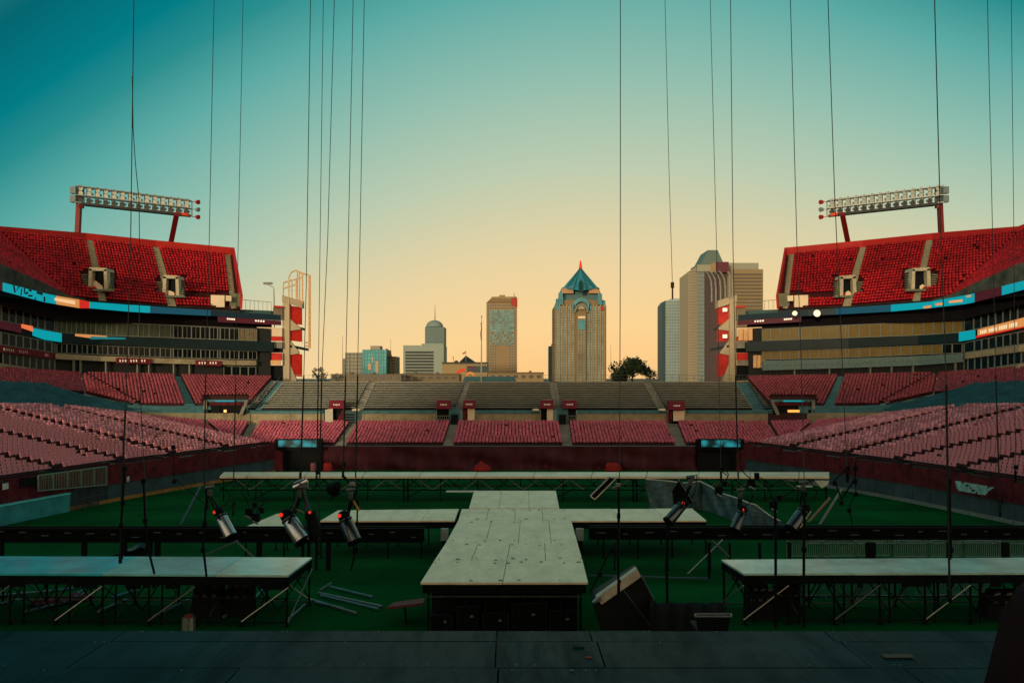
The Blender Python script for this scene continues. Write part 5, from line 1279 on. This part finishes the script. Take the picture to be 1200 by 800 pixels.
for i in range(NB):
    xa, xb = lerp(FL.x, FR.x, i/NB), lerp(FL.x, FR.x, (i+1)/NB)
    link('brace', MB().tube((xa, y0_, zt if i % 2 else zb_), (xb, y0_, zb_ if i % 2 else zt), .05, 5), ALUD if i % 3 else BLACK, T)
    link('brace', MB().tube((xa, y0_+2.6, zb_ if i % 2 else zt), (xb, y0_+2.6, zt if i % 2 else zb_), .05, 5), ALUD if i % 2 else BLACK, T)
    if i % 5 == 2: link('brace', MB().tube((xa, y0_+1.3, .1), (xb+.6, y0_+1.3, zb_), .05, 5), BLACK, T)
for px in (262, 300, 345, 431, 473, 478, 516, 560, 610, 660, 742, 746, 790, 823, 858, 896, 935, 968):
    p = P(px, 573, y0_+.1)
    link('leg', MB().tube((p.x, p.y, zt), (p.x, p.y, 0), .085 if px in (473, 478, 742, 746) else .06, 6), BLACK, T)
for (a, b, Y, m_, lab) in (((235, 570), (211, 616), 71, 'blue_pole', 'slanting blue grey prop pole at the left end of the truss deck'), ((987, 572), (959, 617), 71, 'grey_pole', 'longer slanting prop pole at the right end of the truss deck'), ((973, 583), (947, 612), 72, 'tan_pole', 'shorter tan prop pole at the right end of the truss deck')):
    link('prop_pole', MB().tube(P(*a, Y), P(*b, Y), .11, 6), mat(m_, {'blue_pole': (.04, .10, .16), 'grey_pole': (.12, .16, .17), 'tan_pole': (.16, .11, .08)}[m_], .5), None, lab, 'pole')
link('folded_sheet', MB().slab([P(955, 563, 79), P(972, 563, 79), P(970, 568, 78.5), P(963, 572, 78.5)], (0, .25, 0)), mat('sheet_grey', (.28, .27, .2), .8), None, 'crumpled pale sheet hanging under the right end of the truss deck', 'sheet')
link('small_board', MB().box(P(943, 569.5, 75), (1.3, .5, .06)), mat('board_pale', (.4, .42, .36), .5), None, 'small pale board under the right end of the truss deck', 'board')
link('small_board', MB().box(P(541, 575.5, 72.8), (2.6, .6, .08)), mat('board_pale', (.4, .42, .36), .5), None, 'small pale board beside the far left end of the runway', 'board')
# long black beam in front of the cross platforms
T = thing('truss_beam', 'long low black beam on columns running across the field under the runway', 'beam', (0, 54, 0))
for (xa, xb) in ((-120, 120), (120, 300), (300, 497), (690, 860), (860, 1040), (1040, 1320)):
    a, b = P(xa+.4, 618.5 if xb < 600 else 617.5, 53.9), P(xb-.4, 618.5 if xb < 600 else 617.5, 53.9); zt_ = a.z
    tk = .78 if xa < 600 else .66
    bm = MB()
    for dy in (0, .7):
        for z in (zt_, zt_-tk): bm.box(((a.x+b.x)/2, a.y+dy, z-.06), (b.x-a.x, .12, .12))
    link('chord', bm, BLACK, T)
    link('infill', MB().box(((a.x+b.x)/2, a.y+.35, zt_-tk/2-.06), (b.x-a.x, .2, tk-.18)), mat('beam_black', (.003, .005, .006), .8, var=.6, scale=1.5, spec=.04), T)
    n = int((b.x-a.x)/1.3)
    for i in range(n):
        x = lerp(a.x, b.x, (i+.5)/n); link('clip', MB().box((x, a.y-.03, zt_-tk*random.uniform(.2, .8)), (random.uniform(.15, .6), .05, .05)), ALUD, T)
for px, w in ((2, .22), (99, .28), (146, .26), (175, .34), (185, .3), (304, .3), (355, .12), (362, .16), (371, .1), (385, .26), (720, .08), (782, .12), (831, .18), (855, .1), (890, .12), (925, .14), (1020, .55), (1112, .26), (1178, .4)):
    p = P(px, 633, 54.1); link('column', MB().box((p.x, p.y, .85), (w, .25, 1.7)), BLACK, T)
for a, b in (((280, 633), (240, 650)), ((276, 633), (297, 652)), ((835, 633), (855, 652)), ((847, 632), (800, 678))):
    link('brace', MB().tube(P(*a, 53.5), P(*b, 53.0), .05, 5), ALUD if a[0] != 847 else ALU, T)
link('rail', MB().tube(P(690, 674, 51), P(830, 677.5, 51), .07, 6), mat('rail_teal', (.03, .07, .08), .5), T)
link('post', MB().tube(P(831, 640, 51), P(831, 678, 51), .07, 6), BLACK, T)
# grey sheet fence snaking over the turf
mb = MB()
line = [((757, 562), (762, 598)), ((800, 566), (800, 597.5)), ((822, 565), (824, 597.5)), ((845, 578), (845, 604)), ((868, 586), (866, 613)), ((885, 592), (882, 616)), ((905, 606), (902, 617)), ((921, 615), (921, 618))]
n = 8; V_ = []
for k in range(len(line)-1):
    for i in range(n):
        t_ = i/n; tx = [line[k][0][m]+(line[k+1][0][m]-line[k][0][m])*t_ for m in (0, 1)]; bx = [line[k][1][m]+(line[k+1][1][m]-line[k][1][m])*t_ for m in (0, 1)]
        b_ = G(*bx, 0.02); tp = P(tx[0], tx[1], b_.y+.2)
        for j in range(6):
            q = lerp(b_, tp, j/5); ph = k*n+i; q.y += .22*math.sin(ph*1.1+j*.6)+.15*math.sin(ph*.47); q.x += .08*math.sin(j*1.3+ph); V_.append(q)
m_ = len(V_)//6
mb.add(V_, [(i*6+j, (i+1)*6+j, (i+1)*6+j+1, i*6+j+1) for i in range(m_-1) for j in range(5)])
T = thing('sheet_fence', 'grey blue plastic sheeting fence bending across the turf right of the runway', 'fence', G(820, 598))
link('sheeting', mb, mat('grey_sheeting', (.04, .085, .095), .5, var=.45, scale=.9), T)
mb = MB()
for i in range(0, m_, 7): mb.tube(V_[i*6]+Vector((0, .3, 0)), V_[i*6+5]+Vector((0, .3, .1)), .05, 5)
link('posts', mb, ALUD, T)
link('top_rail', MB().path([v+Vector((0, .1, .05)) for v in V_[5::6*4]], .06), mat('rail_pale', (.35, .38, .35), .4), T)
# crowd barriers
def barrier_proto(loc, rz, lab):
    T = thing('crowd_barrier', lab, 'crowd barrier', loc, 'steel crowd barriers behind the right deck'); T.rotation_euler = (0, 0, rz)
    fr = MB(); fr.path([(-1.15, 0, .15), (-1.15, 0, 1.1), (-1.0, 0, 1.22), (1.0, 0, 1.22), (1.15, 0, 1.1), (1.15, 0, .15), (-1.15, 0, .15)], .028, 6)
    link('frame', fr, ALU, T, local=True)
    for x in (-.85, .85): link('foot', MB().box((x, 0, .03), (.07, .7, .05)), ALUD, T, local=True)
    b = MB().tube((0, 0, .15), (0, 0, 1.22), .020, 4, cap=False); me = None
    for i in range(17):
        o_ = link('bar', b, mat('galvanised_bar', (.20, .26, .25), .5, .3), T, local=True) if me is None else share('bar', me, T)
        me = o_.data; o_.location = (-1.02+i*.1275, 0, 0)
    return T
proto = barrier_proto((0, 0, 0), 0, 'steel crowd barrier behind the right front deck')
def copy_tree(o, parent=None):
    c = o.copy(); S.collection.objects.link(c); c.parent = parent
    for ch in list(o.children): copy_tree(ch, c)
    return c
first = True
spots = []
for row, (Y, x0, x1) in enumerate(((47.2, 905, 1165), (50.5, 960, 1110), (57.5, 918, 1200), (62, 935, 1190))):
    x = (x0-600)*Y/1000+1.2
    while x < (x1-600)*Y/1000: spots.append((x, Y+random.uniform(-.25, .25), random.uniform(-.12, .12), row)); x += 2.36
ordn = ['first', 'second', 'third', 'fourth', 'fifth', 'sixth', 'seventh', 'eighth', 'ninth', 'tenth']
cnt = {}
for x, Y, rz, row in spots:
    o = proto if first else copy_tree(proto); first = False
    o.location = (x, Y, 0); o.rotation_euler = (0, 0, rz); cnt[row] = cnt.get(row, -1)+1
    o['label'] = '%s steel crowd barrier from the left in the %s row behind the right deck' % (ordn[cnt[row]], ['nearest', 'second', 'third', 'farthest'][row])
# tilted case and black mass right of the runway
T = thing('tilted_case', 'big black road case tipped on edge with a pale top edge, right of the runway', 'case', G(735, 738))
Yc = 38.0
link('body', MB().prism([P(697, 707.5, Yc), P(704, 738, Yc), P(777, 738, Yc), P(766, 702, Yc), P(751, 674, Yc)][::-1], (0, 2.2, 0)), mat('case_black', (.003, .005, .006), .6, var=.4, scale=2), T)
link('top_edge', MB().prism([P(705, 708, Yc-.15), P(751.5, 675.5, Yc-.15), P(746.5, 666, Yc-.1), P(699, 700, Yc-.1)], (0, .5, 0)), mat('edge_pale', (.32, .31, .24), .5, var=.3, scale=2), T)
link('corner_plate', MB().prism([P(694.5, 705.8, Yc-.2), P(705, 703.5, Yc-.2), P(704, 698, Yc-.2)], (0, .3, 0)), ALU, T)
link('edge_rail', MB().tube(P(751.5, 674, Yc-.2), P(766, 702, Yc-.2), .04, 5).tube(P(730, 690, Yc-.2), P(766, 738, Yc-.2), .03, 5), ALUD, T)
T = thing('covered_riser', 'low black covered stack of kit beside the tipped case', 'covered stack', G(805, 730))
mb = MB(); n = 22; V_ = []
for i in range(n+1):
    x = 762+i*(850-762)/n; top = 706+ (-4 if i < 2 else 0)+.8*math.sin(i*.9)
    for j, (y, dy) in enumerate(((742, 0), (722, .05), (top, .3), (top-.6, 2.0))): V_.append(P(x, y, 36.5+dy+.15*math.sin(i*1.3)))
mb.add(V_, [(i*4+j, (i+1)*4+j, (i+1)*4+j+1, i*4+j+1) for i in range(n) for j in range(3)])
link('cover', mb, DARK, T, smooth=True)
# kit under the front decks
for i, (x0, x1, y0, Y, lab) in enumerate(((226, 262, 676, 43.6, 'bulky black winch unit under the lower left deck'), (264, 296, 680, 44, 'second black motor unit under the lower left deck, nearer the corner'), (873, 903, 684, 43.6, 'black motor unit under the near corner of the right deck'), (905, 936, 679, 44.2, 'rounded black unit under the right deck beside the corner unit'), (1150, 1196, 690, 43.8, 'black covered unit under the far right of the right deck'))):
    p0, p1, tp = P(x0, 731, Y), P(x1, 731, Y), P(x0, y0, Y)
    c = Vector(((p0.x+p1.x)/2, Y, 0)); T = thing('winch_unit', lab, 'machine', c); w = p1.x-p0.x; h = max(.8, tp.z)
    mb = MB(); mb.hexa([(c.x-w/2, Y-.5, 0), (c.x+w/2, Y-.5, 0), (c.x+w/2, Y+.5, 0), (c.x-w/2, Y+.5, 0)], [(c.x-w*.4, Y-.4, h*.8), (c.x+w*.45, Y-.4, h*.85), (c.x+w*.45, Y+.4, h*.85), (c.x-w*.4, Y+.4, h*.8)])
    link('housing', mb, DARK, T)
    link('drum', MB().tube((c.x-w*.35, Y-.1, h*.86), (c.x+w*.35, Y-.1, h*.86), .26, 12), BLACK, T)
    for k in range(3):
        x = c.x-w*.3+k*w*.3; link('fitting', MB().tube((x, Y-.55, h*.88), (x+.25, Y-.6, h*.95), .09, 8).box((x, Y-.56, h*.6), (.2, .06, .12)), ALUD, T)
# can on the field, left
T = thing('metal_can', 'silver can standing behind the stage edge under the left deck', 'can', G(221, 733))
p = G(221, 738, 0); 
link('body', MB().tube((p.x, p.y, 0), (p.x, p.y, .62), .33, 14, r2=.30), SILVER, T); link('lid', MB().tube((p.x, p.y, .62), (p.x, p.y, .74), .2, 12), mat('dark_red_paint', (.12, .02, .02), .6), T)
# loose pipes lying on the turf
pipes = [((0, 697), (60, 692), 'a'), ((58, 692), (101, 687), 'b'), ((0, 707), (22, 702), 'a'), ((104, 686), (88, 697), 'b'), ((30, 716), (78, 705), 'b'), ((80, 703), (98, 695), 'a'), ((115, 716), (155, 699), 'a'), ((130, 700), (162, 690), 'b'), ((180, 722), (221, 702), 'a'),
         ((262, 722), (297, 702), 'a'), ((298, 701), (312, 685), 'b'), ((338, 725), (357, 708), 'a'), ((375, 691), (388, 683), 'a'), ((387, 687), (437, 699), 'b'), ((373, 694), (448, 710), 'a'), ((376, 697), (444, 713), 'b'), ((362, 701), (418, 718), 'a'), ((370, 705), (402, 712), 'b')]
PIPELAB = ['long pipe lying furthest left under the left deck, upper one', 'short pipe continuing right of the far left upper pipe', 'short pipe at the far left edge below the long one', 'short crossing pipe at the right end of the upper far left pipes', 'dull pipe lying below the red cloth at the far left', 'stub of pipe over the right end of the red cloth', 'bright pipe slanting up right of the red cloth', 'dull pipe slanting up above the bright one right of the red cloth', 'bright pipe rising to the right beside the metal can',
 'bright pipe rising in front of the black winch units', 'short dull pipe behind the second black winch unit', 'bright pipe under the right end corner of the left deck', 'short pipe crossing the top of the loose bundle right of the left deck', 'topmost long pipe of the bundle right of the left deck', 'longest bright pipe of the bundle right of the left deck', 'dull pipe lying along the longest bright one of the bundle', 'lowest bright pipe of the bundle right of the left deck', 'short dull pipe in the lower left of the bundle']
for i, (a, b, k) in enumerate(pipes):
    A_, B_ = G(*a, .12), G(*b, .12)
    o = link('loose_pipe', MB().tube(A_, B_, .07, 6), mat('pipe_dim', (.12, .15, .15), .45, .5) if k == 'a' else mat('pipe_teal', (.05, .13, .15), .4, .3), None, PIPELAB[i], 'pipe', group='loose pipes lying on the turf at the left')
# red cloth and strips
mb = MB(); q = []
for i in range(13):
    for j in range(5):
        p = G(42+i*5.9-j*3, 713-i*.9-j*1.6, .05); p.z += .12+.10*math.sin(i*1.7+j); q.append(p)
mb.add(q, [(i*5+j, (i+1)*5+j, (i+1)*5+j+1, i*5+j+1) for i in range(12) for j in range(4)])
link('red_cloth', mb, mat('dull_red_cloth', (.10, .012, .018), .8, var=.4, scale=1.5), None, 'dull red cloth crumpled on the turf under the left deck', 'cloth')
T = thing('red_ramp', 'narrow red padded plank on a leg just left of the runway front', 'plank', G(477, 735))
link('plank', MB().slab([P(453, 711, 42), P(496, 706, 42), P(498, 700, 43.5), P(462, 705, 43.5)], (0, 0, -.1)), mat('plank_red', (.10, .012, .02), .6), T)
link('leg', MB().tube(P(474, 709, 42.3), P(477, 738, 42.3), .05, 5), BLACK, T)
T = thing('folded_flag', 'pale blue and dark folded flag cloth lying behind the left deck', 'cloth', G(148, 650))
link('pale_fold', MB().prism([P(137, 648.5, 56), P(152, 642, 56), P(163, 636.5, 56), P(158, 644, 56)][::-1], (0, .8, 0)), mat('pale_blue', (.12, .28, .34), .6), T)
link('dark_fold', MB().prism([P(131, 651, 56.5), P(172, 651, 56.5), P(168, 642, 56.5), P(156, 641, 56.5)], (0, 1, 0)), DARK, T)

# ------------------------------------------------------------------ hanging cables and stage lamps
def up_to(pts, Y, z=45):
    a, b = P(*pts[0], Y), P(*pts[1], Y); k = (z-a.z)/(a.z-b.z); return a+(a-b)*k
CAB = mat('cable_dark', (.035, .055, .055), .5)
cables = [([(157, -10), (153, 290), (147, 480), (143, 560), (141, 655)], 27, .021, 'thick black cable hanging furthest left, doubled by a slack line'),
          ([(251, -10), (245, 290), (241, 440), (239, 560), (243, 592)], 30, .017, 'cable ending at the left silver spotlight'),
          ([(285, -10), (279, 290), (276, 450), (273, 600)], 30, .015, 'thin cable crossing the end of the left upper deck'),
          ([(364, -10), (359, 330), (356, 440), (352, 562)], 26, .017, 'cable ending at the clamp of the middle left spotlight'),
          ([(379, -10), (373, 440), (371, 565)], 26, .014, 'thin cable just right of the left ramp tower, first of a close pair'),
          ([(392, -10), (384, 280), (377, 440), (373, 645)], 25, .015, 'thin slanting cable, second of the close pair right of the left ramp tower'),
          ([(414, -10), (405, 440), (402, 555)], 26, .016, 'cable passing left of the pale mid-rise block to the third spotlight'),
          ([(427, -10), (419, 440), (416, 590)], 26, .016, 'cable crossing the pale mid-rise block'),
          ([(727, -10), (727, 290), (726, 560), (725, 692)], 28, .020, 'cable hanging straight down just right of the pointed tower'),
          ([(779, -10), (784, 200), (788, 334)], 30, .014, 'short cable ending in a hook above the pale glass tower'),
          ([(832, -10), (840, 300), (845, 560)], 28, .014, 'cable passing in front of the slab tower cap'),
          ([(856, -10), (859, 290), (862, 440), (866, 592)], 28, .018, 'cable passing in front of the right ramp tower'),
          ([(926, -10), (934, 290), (939, 420), (943, 590)], 26, .017, 'cable crossing the left part of the right upper deck'),
          ([(970, -10), (978, 225), (986, 400), (993, 560)], 26, .019, 'cable passing the near leg of the right floodlight rack'),
          ([(1095, -10), (1103, 290), (1109, 450), (1113, 700)], 24, .022, 'thick cable crossing the right upper deck beside its far stair tunnel'),
          ([(1157, -10), (1163, 265), (1167, 440), (1172, 600)], 24, .014, 'thin cable near the right edge, second from the edge'),
          ([(1185, -10), (1188, 260), (1190, 560)], 24, .012, 'thinnest cable nearest the right edge')]
for pts, Y, r_, lab in cables:
    T = thing('hanging_cable', lab, 'cable', P(*pts[-1], Y))
    w3 = [up_to(pts, Y)]+[P(x, y, Y) for x, y in pts]
    link('cable', MB().path(w3, r_*.72, 5), CAB, T)
    if pts[-1][1] > 400:
        mb = MB(); e = w3[-1]; mb.tube(e+Vector((0, 0, .22)), e-Vector((0, 0, .12)), r_*2.6, 6); mb.box(e+Vector((.02, 0, .3)), (.10, .06, .12)); link('end_shackle', mb, BLACK, T)
        # the heavier lower length, below the rim
        yl = [q for q in pts if q[1] > 430]
        if len(yl) >= 2: link('lower_chain', MB().path([P(x, y, Y-.03) for x, y in yl], r_*1.5, 5), mat('chain_black', (.012, .02, .02), .5), T)
    else:
        e = w3[-1]; mb = MB().box(e, (.11, .08, .20)); mb.tube(e, e-Vector((0, 0, .5)), .03, 5); link('hook', mb, mat('hook_rust', (.12, .07, .04), .6), T)
link('slack_line', MB().path([P(x, y, 27.1) for x, y in ((155, 90), (156, 150), (158.5, 190), (163, 235), (163.5, 300), (163, 400), (166, 500), (170, 560), (173, 650))], .013, 5), CAB, None, 'slack line looping beside the thick cable at the far left', 'cable')
# poles of the lamp rigs, standing out against the turf
def rig_pole(pts, Y, r_, lab):
    T = thing('rig_pole', lab, 'pole', P(*pts[-1], Y)); link('tube', MB().path([P(x, y, Y) for x, y in pts], r_*.7, 6), BLACK, T)
    for k, (x, y) in enumerate(pts[:-1]):
        link('joint', MB().box(P(x, y+4, Y-.03), (.10, .10, .14)), BLACK, T)
    return T
rig_pole([(146, 545), (144, 585), (142, 612), (143, 655)], 26, .045, 'black jointed rig pole at the left, under the thick cable')
rig_pole([(168, 560), (170, 606), (173, 640), (181, 672)], 26, .05, 'bent black rig pole right beside the leftmost rig pole')
rig_pole([(243, 570), (240, 610), (238, 640), (242, 675)], 24.5, .05, 'black rig pole carrying the left silver spotlight')
rig_pole([(419, 585), (418, 640), (411, 668)], 26, .04, 'thin black rig pole right of the third spotlight')
rig_pole([(725, 560), (725, 600), (724, 640), (725, 692)], 27, .05, 'black rig pole over the tipped case edge')
rig_pole([(717, 640), (704, 668), (691, 694)], 28, .04, 'black cable bundle slanting down to the runway corner')
rig_pole([(783, 605), (781, 660), (782, 706)], 25, .06, 'black rig pole under the dark right spotlight')
rig_pole([(908, 585), (909, 625), (909, 680), (909, 735)], 24, .055, 'black rig pole in front of the right deck, left of the pair')
rig_pole([(943, 590), (942, 640), (942, 735)], 24, .055, 'black rig pole in front of the right deck, right of the pair')
rig_pole([(993, 548), (978, 562), (986, 585), (1002, 560), (1003, 540)], 27, .035, 'tangle of black cable and clamps above the right maroon wall')
rig_pole([(1002, 545), (1003, 575), (995, 594), (999, 615)], 27, .022, 'dangling black lead with a plug at the right')
rig_pole([(1112, 560), (1114, 640), (1113, 655)], 25, .06, 'thick black pole crossing the right deck')
rig_pole([(203, 520), (204, 560), (240, 590)], 30, .02, 'thin black lead over the left maroon wall')
def lamp(tail, nose, w, Y, lab, dark=False, clamp=None, red=True, pale_edge=True):
    T = thing('stage_light', lab, 'stage light', P(*tail, Y))
    a, b = P(*tail, Y), P(*nose, Y-.25); r_ = w*Y/2000.0; d = (b-a).normalized()
    n = 18; u = d.orthogonal().normalized(); v = d.cross(u)
    Lb = (b-a).length
    def lathe(prof, m_, name):
        ring = []
        for t_, rr in prof: ring += [a+d*Lb*t_+(u*math.cos(x)+v*math.sin(x))*rr*r_ for x in np.linspace(0, 2*math.pi, n, endpoint=False)]
        k = len(prof); mb = MB().add(ring, [(i*n+j, i*n+(j+1) % n, (i+1)*n+(j+1) % n, (i+1)*n+j) for i in range(k-1) for j in range(n)]); return link(name, mb, m_, T, smooth=True)
    lathe([(.30, .0), (.30, .80), (.34, .92), (.9, 1.0), (.97, 1.02)], mat('barrel_dark', (.07, .09, .10), .25, .9) if dark else SILVER, 'barrel')
    lathe([(.96, 1.05), (1.03, 1.07), (1.03, .92), (.92, .85), (.92, 0)], BLACK, 'rim')
    lathe([(-.02, 0), (-.02, .55), (.08, .78), (.22, .82), (.31, .72), (.31, 0)], BLACK, 'tail_housing')
    link('vent_ring', MB().tube(a+d*Lb*.24, a+d*Lb*.28, r_*.95, 14), ALUD, T)
    if red:
        c = a+d*Lb*.10+Vector((-.35*r_, -r_*.95, .1*r_)); link('red_lamp', MB().tube(c, c+Vector((0, -.03, 0)), r_*.25, 12), REDL, T)
    if pale_edge: link('bracket_strip', MB().tube(a+d*Lb*.2+Vector((r_*.9, -.1, 0)), a+d*Lb*.9+Vector((r_*.98, -.1, 0)), .016, 5), mat('strip_warm', (.5, .42, .28), .4), T)
    top = P(*(clamp or (tail[0]+6, tail[1]-28)), Y)
    side_ = Vector((0, 1, 0)).cross(d).normalized()
    for sgn in (-1, 1):
        e = a+d*Lb*.35+Vector((0, sgn*r_*1.15, 0)); link('yoke', MB().tube(e, top+Vector((0, sgn*.07, -.22)), .026, 5), BLACK, T)
    link('clamp', MB().box(top+Vector((0, 0, -.12)), (.10, .14, .14)).tube(top+Vector((0, 0, -.25)), top+Vector((0, 0, .08)), .03, 6).tube(top+Vector((-.12, 0, .02)), top+Vector((.12, 0, .05)), .05, 8), ALUD, T)
    link('power_lead', MB().path([a-d*.02, a+Vector((.22, .1, .12)), a+Vector((.32, .1, .38)), top+Vector((.2, .05, .1)), top], .012, 5), BLACK, T)
    return T
lamp((255, 596), (271, 629), 14.5, 24, 'silver barrel stage light hanging furthest left over the field', clamp=(246, 572))
L2 = lamp((333, 599), (355, 634), 19, 22, 'biggest silver stage light with red glow, left of the runway', clamp=(352, 572))
lamp((401, 600), (416, 635), 17, 23, 'dull grey stage light in front of the left wing deck', dark=True, clamp=(411, 575))
lamp((804, 586), (783, 611), 13, 25, 'dark stage light pointing left in front of the right wing deck', dark=True, clamp=(809, 560), pale_edge=False)
lamp((872, 594), (861, 621), 12, 27, 'small stage light with an orange red glow by the grey sheeting', dark=True, clamp=(868, 575), pale_edge=False)
lamp((946, 592), (927, 620), 15, 25, 'grey stage light tipped left above the crowd barriers', dark=True, clamp=(941, 566), red=False)
link('triangle_frame', MB().tube(P(352, 572, 22), P(339, 610, 22), .03, 5).tube(P(354, 572, 22), P(372, 622, 22), .035, 5).tube(P(346, 596, 22), P(366, 606, 22), .025, 5).tube(P(356, 572, 22.1), P(362, 625, 22.1), .05, 6), mat('frame_gun', (.04, .06, .065), .4, .5), L2)
link('top_clamp', MB().tube(P(344, 571, 22), P(360, 563, 22), .055, 8).tube(P(345, 566, 22), P(356, 561, 22), .03, 6).box(P(356, 568, 22), (.22, .15, .12)), SILVER, L2)
link('side_body', MB().tube(P(364, 600, 22.1), P(370, 628, 22), .13, 10, r2=.16).box(P(362, 604, 22), (.16, .2, .16)), BLACK, L2)
link('side_lamp', MB().tube(P(363, 600, 21.8), P(363, 600, 21.76), .035, 10), REDL, L2)
# dark parabolic dishes behind
T = thing('wash_light', 'dark round wash light seen from behind over the truss deck, left of the runway', 'stage light', P(396, 568, 26))
c = P(396, 568, 26); d = Vector((-.6, .6, -.5)).normalized(); mb = MB().tube(c, c+d*.32, .12, 14, r2=.24)
link('bowl', mb, BLACK, T); link('arm', MB().path([P(401, 556, 26), P(411, 567, 26), P(418, 575, 26), P(412, 583, 26), P(410, 598, 26)], .04, 6), BLACK, T); link('joint', MB().box(P(413, 567, 25.9), (.18, .1, .1)), ALU, T)
link('wood_batten', MB().tube(P(414, 586, 25.8), P(421, 598, 25.8), .035, 4), mat('batten', (.45, .22, .07), .6), T)
T = thing('strip_light', 'narrow pale framed strip light tilted in front of the truss deck, right of the runway', 'stage light', P(706, 572, 26))
q = [P(692, 581, 26), P(697, 585, 26), P(722, 560, 26), P(714, 559, 26)]
link('housing', MB().prism(q, (0, .2, 0)), BLACK, T)
for a, b in zip(q, q[1:]+q[:1]): link('frame_edge', MB().tube(a, b, .02, 5), mat('edge_silver', (.4, .42, .38), .4, .3), T)
link('clamp', MB().tube(P(718, 572, 26), P(728, 566, 26), .035, 6).box(P(724, 568, 25.9), (.12, .1, .1)), ALU, T)
for a, b, Y, lab in (((803, 560), (811, 588), 25, 'white framed bracket plate behind the dark right spotlight'),):
    link('bracket_plate', MB().prism([P(797, 561, 25.3), P(812, 583, 25.3), P(810, 590, 25.3), P(790, 591, 25.3), P(788, 575, 25.3)], (0, .08, 0)), BLACK, None, lab, 'bracket')
    link('bracket_edge', MB().tube(P(794, 560, 25.2), P(811, 586, 25.2), .018, 5), ALU, None, 'thin shiny edge rod over the bracket plate behind the dark right spotlight', 'rod')
# extra clutter of the lighting rig near x=310 and 880
for i, (x, y, Y, lab) in enumerate(((292, 600, 30, 'small black clamp and lead beside the left silver spotlight'), (300, 606, 30, 'small black plug box hanging between the two left silver spotlights'), (842, 575, 30, 'black clamp cluster over the grey sheeting'), (906, 592, 29, 'black clamp with a dangling lead right of the grey sheeting'), (880, 566, 29, 'black clamp cluster under the truss deck at the right'))):
    T = thing('cable_clamp', lab, 'clamp', P(x, y, Y)); c = P(x, y, Y)
    link('body', MB().box(c, (.24, .18, .3)).box(c+Vector((.2, 0, .25)), (.14, .14, .2)), BLACK, T)
    pts = [c+Vector((0, 0, .15))]
    for k in range(7): pts.append(pts[-1]+Vector((random.uniform(-.22, .22), 0, random.uniform(.02, .3)-(.35 if k > 4 else 0))))
    link('lead', MB().path(pts, .018, 5), BLACK, T)
    link('fitting', MB().tube(c+Vector((-.1, -.12, -.1)), c+Vector((.1, -.12, -.2)), .04, 6), ALU, T)
# ------------------------------------------------------------------ stage roof and rear stand (behind and above the view)
T = thing('stage_roof', 'dark truss roof over the stage from which the cables hang', 'roof', (0, 10, 45))
for y in (-8, 2, 12, 22, 24, 26, 28, 30):
    link('truss', MB().tube((-34, y, 45), (34, y, 45), .15, 5).tube((-34, y, 46.2), (34, y, 46.2), .15, 5), BLACK, T)
link('roof_sheet', MB().box((0, 6, 47), (70, 34, .3)), DARK, T)
for x in (-34, 34): link('tower', MB().tube((x, -8, 47), (x, -8, 0), .5, 4).tube((x, -6, 47), (x, -6, 0), .5, 4), BLACK, T)
T = thing('grandstand', 'tall rear stand closing the bowl behind the stage', 'grandstand', (0, -50, 0))
a = (Vector((80, -25, 3)), Vector((-80, -25, 3)), Vector((90, -70, 37)), Vector((-90, -70, 37)))
link('seating_terrace', terrace_mb(*a, 40), TREADR, T)
link('rear_wall', MB().box((0, -70.6, 18.5), (182, .6, 37)), CONC, T)
